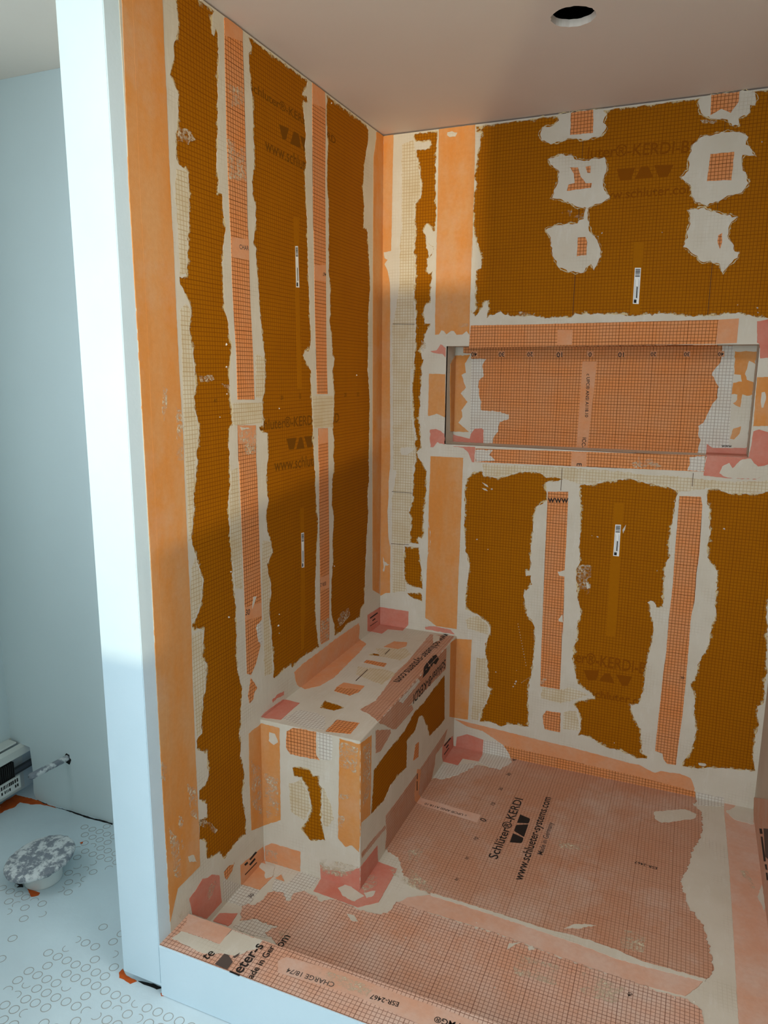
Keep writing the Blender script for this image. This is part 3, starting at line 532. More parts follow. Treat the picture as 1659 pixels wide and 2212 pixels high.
('P','wall_back','thinset_coat','B','thinset','coat',2.6,[[(0,0),(1334.6,0),(1334.6,2186.7),(0,2186.7)],[(112.2,2182.2),(196.8,2182.2),(192.5,2114.9),(192.2,2063.0),(191.9,2010.7),(194.4,1965.7),(196.9,1917.8),(193.5,1869.9),(184.6,1867.7),(175.2,1887.1),(164.5,1894.6),(149.8,1872.6),(159.2,1858.5),(167.2,1836.4),(188.7,1813.5),(184.7,1792.0),(174.3,1781.6),(158.3,1853.7),(163.0,1845.3),(172.4,1828.5),(187.6,1819.6),(189.4,1805.9),(168.8,1779.7),(167.4,1744.2),(174.4,1730.1),(187.8,1740.6),(185.3,1715.9),(181.7,1699.5),(182.4,1635.7),(161.2,1625.1),(158.0,1597.1),(162.3,1567.4),(182.3,1565.6),(182.5,1557.2),(166.0,1534.8),(160.4,1503.5),(148.4,1475.0),(155.3,1443.3),(160.7,1444.8),(156.2,1433.3),(154.1,1378.2),(149.2,1296.2),(147.1,1236.9),(154.6,1174.5),(158.6,1132.6),(139.6,1115.0),(145.6,1097.5),(158.7,1083.0),(178.5,1050.7),(179.6,998.9),(177.3,949.5),(176.3,918.5),(171.7,905.7),(171.0,855.7),(173.4,811.9),(167.2,797.1),(152.4,802.0),(153.8,778.4),(116.4,776.3),(122.3,826.1),(121.6,870.2),(113.1,891.5),(119.3,914.0),(130.2,949.1),(126.7,964.4),(127.8,1001.6),(130.4,1038.7),(136.2,1081.8),(135.5,1124.3),(130.1,1157.3),(138.8,1161.0),(124.1,1243.2),(118.3,1333.1),(124.4,1411.4),(129.1,1509.5),(129.4,1580.7),(127.2,1623.1),(121.9,1657.0),(121.2,1701.8),(125.4,1729.4),(124.5,1781.9),(116.5,1804.3),(123.6,1839.5),(123.1,1869.4),(117.3,1814.6),(122.7,1855.3),(120.3,1909.6),(119.5,1962.1),(140.3,1977.9),(142.8,2009.5),(139.2,2041.6),(130.8,2089.6),(119.9,2116.9),(122.6,2133.6),(153.9,2129.1),(171.4,2140.3),(172.7,2151.8),(119.2,2156.0),(111.5,2169.8)],[(97.9,761.3),(153.6,765.6),(160.9,721.8),(168.7,655.9),(172.3,607.2),(151.0,609.7),(118.8,610.9),(101.1,629.6),(96.4,675.9),(94.5,714.6),(96.9,740.6)],[(111.2,582.4),(161.9,591.6),(171.4,583.7),(171.9,557.6),(122.2,569.4)],[(325.3,2182.2),(326.3,2164.7),(342.6,2160.4),(342.4,2125.3),(333.5,2095.9),(331.7,2065.6),(325.8,2030.4),(333.7,2004.1),(331.4,1988.8),(324.5,1981.6),(325.4,1908.8),(328.4,1858.8),(336.1,1842.6),(342.9,1810.5),(356.9,1778.0),(336.8,1837.8),(338.9,1816.6),(352.5,1794.7),(359.3,1762.5),(357.1,1744.0),(340.2,1734.0),(339.8,1699.1),(342.3,1623.2),(347.0,1612.1),(333.5,1597.4),(326.7,1608.5),(328.7,1600.3),(342.0,1586.3),(356.2,1598.3),(372.5,1630.5),(386.7,1635.5),(386.2,1608.5),(382.9,1578.6),(394.1,1589.3),(416.8,1592.9),(430.8,1599.3),(445.4,1588.2),(485.0,1583.4),(542.1,1584.4),(578.1,1576.3),(662.9,1577.1),(672.2,1586.6),(806.6,1583.7),(853.8,1575.6),(899.2,1581.7),(944.2,1583.0),(989.3,1575.1),(1033.4,1571.9),(1076.5,1573.3),(1118.5,1579.2),(1160.7,1576.0),(1198.8,1566.3),(1227.3,1563.5),(1322.7,1570.8),(1323.3,2182.2)],[(324.8,1008.9),(334.2,1035.5),(349.9,1054.3),(381.8,1064.1),(390.5,1044.9),(434.5,1041.8),(473.5,1050.1),(519.4,1066.5),(572.6,1071.6),(591.7,1067.1),(607.4,1052.8),(655.5,1059.6),(665.2,1050.8),(641.6,1041.7),(615.6,1040.0),(608.3,1035.7),(611.5,1009.1),(615.1,974.8),(596.6,965.6),(580.3,948.8),(572.2,917.0),(570.9,861.9),(567.9,802.1),(567.8,762.1),(570.6,742.4),(567.7,721.9),(554.0,722.4),(554.7,706.3),(572.3,706.3),(573.4,682.2),(568.5,661.3),(557.3,647.6),(552.3,653.1),(551.3,622.3),(560.0,586.5),(565.3,558.4),(588.0,536.8),(592.5,524.4),(597.4,462.8),(595.2,424.8),(593.6,373.9),(591.0,343.8),(582.6,308.2),(583.5,243.9),(586.4,179.4),(589.1,138.5),(559.7,136.8),(518.5,134.9),(490.0,120.1),(477.4,119.7),(460.2,127.3),(430.6,125.7),(407.3,120.9),(412.2,166.6),(432.0,206.1),(445.0,257.0),(432.0,267.8),(432.7,307.3),(426.7,358.4),(416.6,408.6),(423.7,444.1),(432.9,475.4),(434.2,496.9),(421.3,512.6),(383.0,536.9),(340.5,550.1),(336.9,598.5),(343.7,654.2),(348.0,717.4),(340.8,749.8),(331.7,773.7),(327.7,839.2),(322.9,863.3),(328.3,888.2),(324.1,960.7)],[(720.9,1035.6),(765.6,1040.5),(800.3,1054.0),(832.8,1058.5),(875.0,1067.2),(917.9,1058.0),(957.3,1051.7),(1001.6,1045.8),(1027.0,1032.9),(1017.9,1011.5),(1018.1,972.9),(1014.1,918.6),(1011.0,888.1),(1010.6,857.7),(1014.9,818.5),(1006.7,799.2),(1004.2,777.4),(1004.0,724.7),(1007.7,694.0),(1008.2,650.2),(987.4,644.2),(983.2,662.6),(968.6,666.9),(964.8,660.1),(973.7,616.9),(982.8,589.6),(982.7,591.2),(985.5,553.2),(981.4,510.8),(973.5,460.8),(971.0,414.6),(970.4,361.7),(963.8,330.6),(957.1,299.3),(936.9,292.0),(930.8,294.2),(940.9,255.7),(952.8,234.5),(969.3,210.8),(977.7,154.8),(980.1,121.1),(999.9,115.2),(997.7,104.5),(962.1,99.8),(940.4,108.7),(894.3,115.7),(919.0,117.3),(874.5,115.8),(840.0,125.2),(820.2,137.9),(785.3,147.4),(764.5,140.9),(772.5,170.3),(766.0,215.7),(756.8,243.4),(740.6,257.1),(755.1,272.5),(811.0,291.6),(798.5,310.0),(751.6,334.6),(739.6,378.2),(731.6,418.2),(730.8,467.4),(740.2,501.5),(738.9,558.0),(747.5,572.0),(747.5,604.1),(733.9,646.2),(726.0,720.5),(722.8,743.8),(736.0,772.7),(729.9,814.9),(730.0,876.7),(727.5,953.0),(720.8,1005.5)],[(1108.6,1015.4),(1108.6,1047.4),(1134.5,1050.7),(1174.5,1037.6),(1187.0,1041.4),(1225.2,1041.3),(1262.3,1046.8),(1286.2,1057.0),(1316.9,946.1),(1316.7,742.7),(1308.2,711.9),(1309.6,658.3),(1315.8,633.7),(1320.2,573.8),(1323.2,516.3),(1329.5,477.4),(1326.1,445.8),(1330.0,390.5),(1327.0,367.9),(1313.4,359.0),(1314.2,337.0),(1323.1,297.6),(1318.0,267.8),(1316.4,229.0),(1315.4,196.5),(1321.6,159.0),(1328.9,137.9),(1277.2,128.9),(1241.8,127.2),(1187.2,116.1),(1160.0,105.4),(1110.3,103.2),(1112.9,124.1),(1130.1,158.2),(1138.1,199.9),(1141.8,240.3),(1137.8,272.4),(1130.4,293.8),(1130.0,332.9),(1127.1,368.0),(1112.7,391.2),(1111.9,400.7),(1120.2,418.3),(1127.1,435.5),(1127.8,461.2),(1136.1,494.4),(1152.1,531.7),(1156.2,579.2),(1156.8,604.1),(1158.8,612.2),(1168.2,644.4),(1161.3,677.2),(1161.4,722.9),(1159.6,774.1),(1157.0,788.9),(1145.0,805.6),(1126.9,830.6),(1121.0,868.9),(1127.4,887.4),(1127.8,914.1),(1121.4,957.8),(1120.7,981.2)],[(243.9,1149.9),(1213.2,1149.9),(1213.2,1488.6),(243.9,1488.6)]],0),
('P','wall_back','thin_thinset','B','thin_b','thin',2,[[(69.6,2153.3),(110.2,2163.5),(129.5,2081.9),(138.8,2015.2),(137.3,1980.8),(116.4,1961.0),(119.7,1855.4),(116.1,1790.0),(119.4,1866.9),(114.3,1803.0),(122.1,1779.3),(122.2,1735.1),(119.0,1701.8),(119.2,1651.5),(124.5,1595.0),(127.2,1509.5),(121.8,1411.4),(44.4,1410.9),(42.8,1562.2),(54.9,1625.0),(66.5,1709.4),(67.6,1870.1),(73.4,1858.2),(71.3,2020.8)]],0),
('P','wall_back','thin_thinset','B','thin_b','thin',2,[[(40.2,1566.4),(114.7,1565.2),(111.1,1341.2),(117.9,1243.0),(131.7,1160.7),(135.5,1093.9),(122.7,1051.0),(50.1,1046.7)]],0),
('P','wall_back','thin_thinset','B','thin_b','thin',2,[[(64.6,1065.5),(126.7,1069.1),(125.5,1038.4),(124.4,964.2),(127.0,948.9),(116.7,913.8),(110.8,891.3),(119.0,866.9),(119.4,778.2),(93.2,765.9),(95.3,759.7),(92.7,709.2),(94.6,649.7),(111.0,591.6),(51.3,578.8),(49.2,787.2),(47.7,767.8),(46.0,939.7),(61.6,1034.5)]],0),
('P','wall_back','thin_thinset','B','thin_b','thin',2,[[(385.1,1085.9),(653.8,1091.6),(798.1,1088.9),(881.8,1086.6),(883.1,1067.7),(800.2,1056.5),(765.5,1043.1),(722.5,1038.7),(666.9,1052.8),(603.5,1056.4),(572.5,1074.7),(519.2,1069.2),(473.4,1053.2),(434.3,1045.7),(394.4,1047.2)]],0),
('P','wall_back','thin_thinset','B','thin_b','thin',2,[[(831.0,1085.5),(916.2,1081.8),(998.7,1083.9),(1090.2,1078.1),(1183.9,1075.5),(1273.2,1087.0),(1276.0,1057.7),(1262.2,1048.2),(1225.0,1043.6),(1174.2,1039.9),(1134.3,1052.7),(1105.7,1050.1),(1029.6,1034.5),(1001.4,1048.2),(957.1,1054.1),(917.7,1060.4),(874.9,1068.7),(832.6,1061.5)]],0),
('P','wall_back','thin_thinset','B','thin_b','thin',3,[[(341.6,513.9),(383.1,532.6),(417.2,509.9),(430.4,488.5),(427.0,466.7),(346.8,480.3)]],0),
('P','wall_back','thin_thinset','B','thin_b','thin',3,[[(388.4,369.4),(421.9,374.9),(430.9,298.2),(430.0,263.0),(441.0,251.9),(427.8,205.3),(410.1,166.2),(400.6,128.5),(374.9,123.3),(380.3,227.3)]],0),
('P','wall_back','thin_thinset','B','thin_b','thin',3,[[(628.9,299.6),(691.8,300.6),(725.7,317.4),(791.3,304.5),(736.1,268.9),(698.2,253.1),(630.9,257.3)]],0),
('P','wall_back','thin_thinset','B','thin_b','thin',2,[[(711.5,221.7),(753.4,234.3),(765.3,194.3),(769.1,161.1),(711.1,157.4)]],0),
('P','wall_back','membrane_band','B','band','strip',0.5,[[(2.3,2186.7),(38.5,2186.7),(38.8,2182.8),(36.8,2077.2),(36.1,1996.8),(35.4,1915.3),(33.3,1814.9),(32.3,1812.8),(5.4,1810.1),(8.8,1790.3),(19.9,1784.2),(8.9,1770.7),(21.9,1744.9),(30.2,1705.1),(31.9,1625.5),(33.0,1410.8),(36.5,1153.2),(37.4,1064.0),(31.9,1007.7),(31.9,938.6),(27.9,890.8),(32.2,795.3),(39.4,754.0),(41.2,768.4),(40.9,656.5),(41.7,574.9),(23.8,572.6),(4.5,559.4),(0.0,560.2),(0.0,1345.0),(2.0,1787.4)]],0),
('P','wall_back','thinset_patch','B','thinset','smear',2,[[(13.0,713.6),(17.3,695.7),(39.3,685.1),(20.1,680.4),(17.6,656.4),(13.5,656.0)]],0),
('P','wall_back','membrane_band','B','band','strip',0.5,[[(200.2,2186.7),(323.6,2186.7),(325.5,2127.0),(326.0,2025.3),(325.4,1908.8),(326.8,1774.1),(324.7,1857.0),(324.2,1780.2),(323.9,1699.7),(323.5,1618.2),(324.8,1525.9),(314.1,1538.5),(299.6,1527.6),(278.8,1526.4),(269.4,1539.1),(260.4,1540.6),(242.6,1528.2),(233.2,1539.6),(224.1,1542.5),(215.3,1528.5),(201.5,1527.3),(200.1,1593.4),(200.7,1704.3),(200.1,1864.7),(201.3,1785.7),(200.8,2010.0)]],0),
('P','wall_back','thinset_patch','B','thinset','smear',1.5,[[(229.5,2173.9),(246.1,2174.6),(264.9,2168.8),(258.0,2159.4),(238.0,2157.7),(229.1,2165.0)]],0),
('P','wall_back','thinset_patch','B','dry','smear',2,[[(285.2,1563.9),(319.3,1561.9),(319.6,1552.3),(287.0,1552.8)]],0),
('P','wall_back','thinset_patch','B','dry','smear',2,[[(251.9,1636.6),(260.8,1637.7),(259.6,1628.1),(253.6,1626.9)]],0),
('P','wall_back','membrane_band','B','band','strip',0.5,[[(193.4,1104.5),(314.9,1104.9),(313.7,989.9),(312.5,868.2),(310.6,713.0),(311.0,886.5),(310.7,763.0),(309.2,637.1),(308.7,470.1),(222.6,470.4),(185.0,496.5),(186.5,621.9),(188.5,724.8),(200.2,789.3),(193.8,846.4),(189.4,874.8),(191.0,747.3),(197.2,763.8),(199.1,826.9),(190.6,848.1),(190.2,950.5),(193.1,1042.5)]],0),
('P','wall_back','membrane_band','B','band','strip',0.5,[[(284.3,413.6),(305.4,432.2),(367.2,437.5),(364.7,312.8),(362.0,120.6),(287.5,116.9),(285.1,299.0)]],0),
('P','bench','membrane_band','BF','band','strip',0.5,[[(-75.6,442.5),(-63.5,442.5),(-7.6,435.2),(0.0,432.4),(0.0,117.9),(-65.5,151.1),(-73.2,331.8)]],0),
('P','wall_back','corner_piece','B','pink','strip',1,[[(184.4,459.5),(220.0,468.7),(285.6,464.0),(301.5,448.2),(244.2,449.9),(185.9,451.8)]],0),
('P','wall_back','thinset_patch','B','thinset','smear',1.5,[[(189.0,494.4),(222.5,475.6),(230.6,470.2),(185.7,462.3)]],0),
('P','wall_back','membrane_strip','B','mem','strip',0.4,[[(328.1,1556.9),(491.4,1556.6),(1095.3,1561.3),(1095.0,1490.6),(323.9,1483.3)]],1),
('P','wall_back','membrane_label','B','plain','strip2',0.0,[[(620.8,1538.5),(668.8,1537.8),(669.2,1490.6),(621.8,1490.9)]],0),
('P','wall_back','membrane_label','B','plain','strip2',0.0,[[(1095.4,1561.2),(1150.7,1563.8),(1150.8,1493.1),(1095.8,1490.8)]],0),
('P','wall_back','corner_piece','B','pink','strip',1.2,[[(1199.4,1554.5),(1247.8,1563.1),(1258.8,1450.9),(1217.2,1447.9),(1211.7,1490.0),(1205.1,1494.4)]],0),
('P','wall_back','corner_piece','B','pink','strip',1.5,[[(212.5,1479.1),(222.8,1496.0),(241.5,1481.8),(240.7,1450.6),(229.8,1462.0),(202.1,1464.9),(185.0,1470.6),(208.0,1476.3)]],0),
('P','wall_back','membrane_band','B','band','strip',0.8,[[(181.9,1394.5),(242.1,1393.6),(244.2,1244.4),(212.9,1256.6),(197.4,1250.3),(181.1,1246.9)]],0),
('P','wall_back','corner_piece','B','pink','strip',2,[[(189.0,1199.7),(210.9,1203.5),(242.5,1187.0),(245.0,1148.5),(218.3,1156.3),(202.9,1137.7),(191.9,1137.1)]],0),
('P','wall_back','corner_piece','B','pink','strip',1,[[(274.6,1144.0),(357.0,1144.9),(355.6,1092.0),(346.6,1091.5),(333.4,1123.2),(314.6,1140.0)]],0),
('P','wall_back','membrane_strip','B','mem','strip',0.4,[[(358.5,1139.8),(1094.8,1153.4),(1095.7,1102.8),(697.1,1096.6),(360.0,1092.8)]],1),
('P','wall_back','thin_thinset','B','thin_w','smear',2,[[(359.4,1136.6),(420.5,1137.1),(408.8,1120.5),(430.0,1101.5),(360.8,1093.6)]],1),
('P','wall_back','thin_thinset','B','thin_w','smear',2,[[(1048.9,1145.9),(1093.6,1151.9),(1095.6,1104.2),(1046.9,1104.2),(1051.7,1127.9)]],1),
('P','wall_back','membrane_label','B','plain','strip2',0.0,[[(686.9,1144.7),(735.4,1144.8),(737.4,1098.2),(688.0,1097.6)]],0),
('X', 'wall_back', 'E', 'B', 'ink', 'print2', (706.3, 1107.2), (706.8, 1097.9), None),
('P','wall_back','thinset_patch','B','dry','smear',2,[[(878.6,1118.3),(933.6,1136.2),(970.0,1112.3),(886.7,1103.7)]],0),
('P','wall_back','corner_piece','B','pink','strip',0.8,[[(1097.6,1153.7),(1213.3,1153.3),(1217.4,1182.8),(1219.5,1233.4),(1234.8,1239.1),(1280.8,1225.8),(1291.3,1118.2),(1239.9,1088.1),(1156.6,1086.7),(1093.3,1090.6)]],0),
('P','wall_back','thinset_patch','B','thinset','smear',2,[[(1148.3,1127.8),(1161.8,1133.8),(1172.5,1118.8),(1197.6,1148.6),(1220.4,1149.8),(1243.2,1125.5),(1288.8,1143.3),(1291.2,1119.4),(1242.1,1089.6),(1161.3,1087.0),(1136.5,1101.1)]],0),
('P','wall_back','membrane_band','B','band','strip',0.8,[[(1214.6,1393.5),(1264.2,1395.3),(1278.3,1250.6),(1218.1,1248.5)]],0),
('P','wall_back','thinset_patch','B','thinset','smear',1.5,[[(1231.1,1348.3),(1239.8,1350.9),(1244.5,1336.3),(1239.8,1304.1),(1235.3,1303.9),(1230.8,1328.6)]],0),
('P','wall_back','thinset_dab','B','thinset','coat',3.0,[[(589.8,2168.4),(589.0,2184.1),(624.4,2186.6),(625.2,2186.7),(716.3,2186.7),(721.7,2186.1),(731.9,2169.7),(726.4,2148.5),(735.3,2130.1),(721.8,2111.8),(676.0,2103.4),(630.7,2114.8),(604.9,2108.6),(571.4,2105.3),(541.7,2117.4),(533.4,2138.7),(542.4,2153.6),(578.5,2156.3)]],0),
('P','wall_back','thinset_dab','B','thinset','coat',3.0,[[(564.0,2060.6),(602.3,2068.3),(635.8,2065.0),(650.9,2050.0),(674.7,2045.5),(734.9,2048.6),(746.0,2018.7),(734.4,1984.0),(738.1,1961.2),(756.4,1928.2),(724.6,1917.1),(692.3,1905.8),(663.6,1910.2),(619.0,1934.3),(582.1,1944.1),(588.3,1964.4),(600.8,2004.7),(597.3,2025.6),(572.1,2043.9)]],0),
('P','wall_back','thinset_dab','B','thinset','coat',3.0,[[(567.0,1851.6),(598.5,1861.3),(666.3,1861.6),(670.5,1872.8),(684.7,1874.2),(687.6,1906.2),(694.6,1907.9),(698.7,1854.8),(706.2,1831.3),(726.0,1816.2),(739.9,1783.0),(741.3,1759.7),(724.7,1720.8),(714.2,1737.7),(702.5,1733.5),(691.7,1712.8),(645.2,1719.5),(615.1,1732.7),(590.6,1776.8),(583.2,1824.6)]],0),
('P','wall_back','thinset_dab','B','thinset','coat',3.0,[[(988.5,2168.9),(995.7,2182.5),(1020.8,2186.7),(1108.9,2186.7),(1133.2,2179.6),(1142.7,2162.3),(1138.2,2146.7),(1126.2,2148.2),(1126.1,2127.9),(1099.2,2116.7),(1100.9,2098.1),(1084.8,2097.8),(1071.0,2115.8),(1025.3,2125.2),(999.0,2142.8)]],0),
('P','wall_back','thinset_dab','B','thinset','coat',3.0,[[(957.9,1973.4),(978.0,1988.8),(975.5,2019.0),(983.1,2056.5),(1004.4,2077.4),(1073.8,2084.6),(1110.7,2078.5),(1126.0,2064.5),(1125.7,2046.0),(1150.6,2014.6),(1120.3,2017.6),(1117.8,2001.2),(1124.2,1975.5),(1141.5,1940.5),(1125.5,1916.6),(1089.2,1911.0),(1065.5,1897.9),(1036.9,1889.3),(1002.2,1900.5),(994.3,1918.5),(985.4,1949.4)]],0),
('P','wall_back','thinset_dab','B','thinset','coat',3.0,[[(984.8,1877.9),(1020.7,1881.8),(1064.1,1865.7),(1121.4,1848.8),(1104.0,1837.1),(1099.1,1798.5),(1118.1,1771.4),(1121.8,1753.8),(1132.3,1751.1),(1131.6,1735.9),(1110.3,1719.4),(1095.6,1695.8),(1082.9,1720.6),(1058.8,1730.6),(1037.8,1727.2),(1014.4,1750.5),(982.3,1774.4),(988.8,1800.7),(992.1,1840.2),(994.6,1861.9)]],0),
('P','wall_back','membrane_patch','B','mem','strip',0.8,[[(627.4,2186.7),(694.2,2186.7),(697.2,2121.9),(628.8,2123.1)]],0),
('P','wall_back','membrane_patch','B','mem','strip',0.8,[[(633.1,2029.1),(656.9,2026.9),(668.0,1998.8),(683.3,1979.4),(702.2,1977.8),(700.6,1964.3),(627.2,1961.2),(631.0,1979.2),(650.0,1982.2),(646.0,2009.8)]],0),
('P','wall_back','membrane_patch','B','mem','strip',0.8,[[(680.5,2027.0),(695.4,2027.9),(695.7,2007.6),(686.3,2008.5)]],0),
('P','wall_back','membrane_patch','B','mem','strip',0.8,[[(668.7,1819.6),(692.6,1820.5),(698.3,1803.9),(698.2,1766.6),(669.5,1763.3)]],0),
('P','wall_back','membrane_patch','B','mem','strip',0.8,[[(1022.5,2186.7),(1095.6,2186.7),(1095.3,2160.0),(1077.6,2133.6),(1052.1,2146.8),(1024.6,2133.6)]],0),
('P','wall_back','membrane_patch','B','mem','strip',0.8,[[(1033.5,2028.2),(1096.3,2028.3),(1095.7,1952.8),(1030.5,1955.0)]],0),
('P','wall_back','membrane_patch','B','mem','strip',0.8,[[(1073.8,1802.2),(1083.7,1808.1),(1086.0,1781.9),(1081.4,1762.5),(1073.0,1787.0)]],0),
('P','wall_back','thinset_patch','B','dry','coat',2,[[(611.8,1888.5),(620.6,1904.1),(644.7,1904.7),(646.0,1881.5),(683.6,1892.7),(684.7,1874.2),(631.2,1887.1)]],0),
('P','wall_back','thinset_patch','B','dry','coat',2,[[(998.4,2124.1),(1042.4,2117.0),(1034.8,2109.6),(1005.4,2115.0)]],0),
('X', 'wall_back', 'luter®-KERDI-BOARD', 'B', 'ink_b2', 'print0', (683.8, 2050.5), (1099.0, 2034.2), (681.8, 2083.7)),
('P','wall_back','printed_logo','B','ink_b2','print0',0.0,[[(773.9,2011.7),(827.2,2011.2),(817.0,1976.9),(785.3,1977.4)]],0),
('P','wall_back','printed_logo','B','ink_b2','print0',0.0,[[(828.1,1978.1),(843.6,2011.9),(863.5,2012.3),(881.5,1977.9)]],0),
('P','wall_back','printed_logo','B','ink_b2','print0',0.0,[[(881.1,2012.8),(935.7,2009.9),(920.9,1976.6),(896.9,1976.5)]],0),
('X', 'wall_back', 'ww.schluter.com', 'B', 'ink_b2', 'print0', (738.0, 1926.5), (1004.4, 1925.4), None),
('P','wall_back','board_stripe','B','board_plain','print0',0.0,[[(838.4,1798.2),(868.0,1795.2),(869.3,1584.6),(841.5,1585.3)]],0),
('ST','wall_back','B',[(846.4,1721.0),(864.3,1720.2),(865.0,1612.8),(847.4,1614.2)]),
('P','wall_back','score_line','B','ink_line','print0',0.0,[[(667.6,2102.9),(669.0,2102.8),(666.8,1577.0),(664.9,1577.0)]],0),
('P','wall_back','score_line','B','ink_line','print0',0.0,[[(1064.3,2114.5),(1065.5,2114.4),(1065.3,1569.0),(1063.5,1569.0)]],0),
('X', 'wall_back', 'er®-KERDI-BOARD', 'B', 'ink_b2', 'print0', (740.4, 413.6), (1087.9, 407.3), (738.1, 454.1)),
('P','wall_back','printed_logo','B','ink_b2','print0',0.0,[[(769.3,389.6),(821.4,396.6),(814.4,358.4),(786.5,353.4)]],0),
('P','wall_back','printed_logo','B','ink_b2','print0',0.0,[[(823.6,360.1),(840.3,389.7),(856.8,392.5),(875.6,357.2)]],0),
('P','wall_back','printed_logo','B','ink_b2','print0',0.0,[[(877.0,392.0),(929.5,393.2),(917.5,356.7),(899.6,353.4)]],0),
('X', 'wall_back', 'w.schluter.com', 'B', 'ink_b2', 'print0', (758.1, 296.1), (1005.4, 295.9), None),
('P','wall_back','board_stripe','B','board_plain','print0',0.0,[[(833.0,983.9),(863.7,986.3),(866.4,525.6),(865.8,524.9),(836.6,524.4),(835.9,576.7)]],0),
('ST','wall_back','B',[(841.3,911.6),(858.8,912.4),(859.6,805.4),(841.1,805.3)]),
('P','wall_back','score_line','B','ink_line','smear',0.0,[[(658.4,1088.1),(659.9,1088.2),(659.5,1012.5),(658.0,1012.4)]],0),
('P','wall_back','score_line','B','ink_line','smear',0.0,[[(1062.7,1096.6),(1064.3,1096.7),(1064.5,1054.5),(1062.9,1054.4)]],0),
('P','wall_back','score_line','B','ink_line','smear',0.0,[[(42.7,1567.1),(125.0,1565.2),(125.0,1563.8),(42.8,1565.7)]],0),
('P','wall_back','score_line','B','ink_line','smear',0.0,[[(45.7,966.4),(125.1,965.8),(125.1,964.6),(45.7,965.1)]],0),
('P','wall_back','score_line','B','ink_line','smear',0.0,[[(44.3,768.1),(114.8,771.3),(114.9,770.0),(44.4,766.8)]],0),
('P','wall_back','thinset_patch','B','thinset','smear',2,[[(78.6,1130.7),(132.1,1131.7),(125.9,1120.8),(103.4,1104.5),(80.5,1103.3)]],0),
('P','wall_back','membrane_strip','B','mem','strip',0.5,[[(615.4,1005.6),(683.2,1010.4),(684.4,968.6),(686.2,833.8),(685.8,735.6),(689.3,636.4),(692.8,499.0),(689.0,534.5),(691.7,411.5),(692.8,302.9),(624.0,302.9),(620.0,483.0),(620.9,487.9),(618.8,627.1),(616.8,787.3),(616.6,905.2)]],0),
('X', 'wall_back', 'www', 'B', 'ink', 'print2', (617.6, 968.8), (686.1, 971.8), (616.4, 993.3)),
('P','wall_back','thinset_patch','B','thinset','smear',1.5,[[(663.5,729.0),(687.5,739.7),(686.9,715.9),(669.8,717.8)]],0),
('P','wall_back','thinset_patch','B','thinset','smear',1.5,[[(674.2,561.5),(686.6,579.5),(690.8,551.7),(676.5,553.7)]],0),
('P','wall_back','membrane_patch','B','mem','strip',1,[[(638.0,194.2),(649.0,213.6),(700.2,215.2),(702.2,140.5),(648.5,142.2),(641.4,164.6)]],0),
('P','wall_back','membrane_strip','B','mem','strip',0.5,[[(1028.8,1021.2),(1092.1,1022.9),(1097.7,997.0),(1100.1,926.4),(1102.2,837.0),(1099.1,776.1),(1101.2,684.5),(1094.8,629.4),(1096.4,506.9),(1097.0,394.7),(1096.2,280.3),(1092.8,196.7),(1091.1,146.0),(1090.1,103.6),(1062.6,102.3),(1049.9,116.4),(1045.5,135.8),(1021.7,140.6),(1021.6,181.3),(1024.9,332.3),(1026.1,430.8),(1029.8,496.0),(1029.0,616.9),(1032.1,722.0),(1029.7,859.7),(1029.7,964.9)]],0),
('X', 'wall_back', '30', 'B', 'ink', 'print2', (1080.1, 413.0), (1091.5, 413.8), None),
('P','wall_back','thinset_patch','B','dry','smear',3,[[(727.7,756.1),(745.6,765.9),(775.2,761.5),(773.7,726.2),(763.4,713.2),(776.0,687.2),(766.4,662.3),(743.4,675.2),(730.3,709.2)]],0),
('P','wall_back','thinset_patch','B','thinset','smear',1,[[(758.4,704.7),(767.8,701.9),(774.2,687.0),(765.3,681.9)]],0),
('P','wall_back','thinset_patch','B','thinset','smear',1,[[(1158.3,126.1),(1179.0,129.9),(1183.6,125.3),(1178.4,120.7),(1161.6,120.2)]],0),
('P','wall_back','thinset_patch','B','thinset','smear',1,[[(386.0,1021.1),(405.8,1014.2),(409.0,1007.0),(398.3,1012.2)]],0),
('P','wall_back','thinset_patch','B','thinset','smear',1,[[(386.6,1002.5),(400.2,1000.4),(407.1,992.9),(394.4,995.6)]],0),
('P','wall_back','thinset_patch','B','thinset','smear',1,[[(864.1,896.7),(874.4,914.5),(872.1,897.5),(867.7,883.9)]],0),
('P','wall_back','membrane_upstand','B','plain','strip',0.8,[[(309.8,112.3),(461.1,105.1),(618.6,96.5),(745.9,91.7),(951.3,76.2),(972.7,78.0),(1018.6,61.2),(1027.6,59.9),(1044.5,70.7),(1105.3,74.9),(1140.4,66.4),(1154.6,32.5),(1153.2,21.3),(900.0,28.9),(501.2,46.5),(471.1,62.4),(419.1,87.3),(358.5,92.7)]],0),
('P','pan','membrane_sheet','F','mem_p','strip',4.5,[[(307.7,-408.5),(309.9,-376.9),(307.7,-319.5),(307.7,-249.4),(310.9,-244.3),(344.4,-239.6),(381.9,-193.4),(420.3,-122.0),(430.8,-96.4),(508.3,-97.5),(541.7,-33.8),(529.1,0.0),(1160.6,0.0),(1161.3,-32.1),(1149.8,-52.6),(1177.1,-78.1),(1179.8,-202.3),(1150.5,-311.7),(1138.7,-406.3),(1121.3,-466.5),(1140.3,-556.7),(1174.4,-614.7),(1190.1,-676.0),(1199.3,-758.7),(1196.2,-789.7),(1178.4,-811.9),(1039.4,-816.2),(923.2,-799.3),(808.8,-802.7),(687.2,-798.3),(558.9,-793.6),(492.8,-793.3),(433.5,-779.2),(384.1,-732.9),(354.4,-685.3),(319.4,-671.9),(307.7,-663.9)]],0),
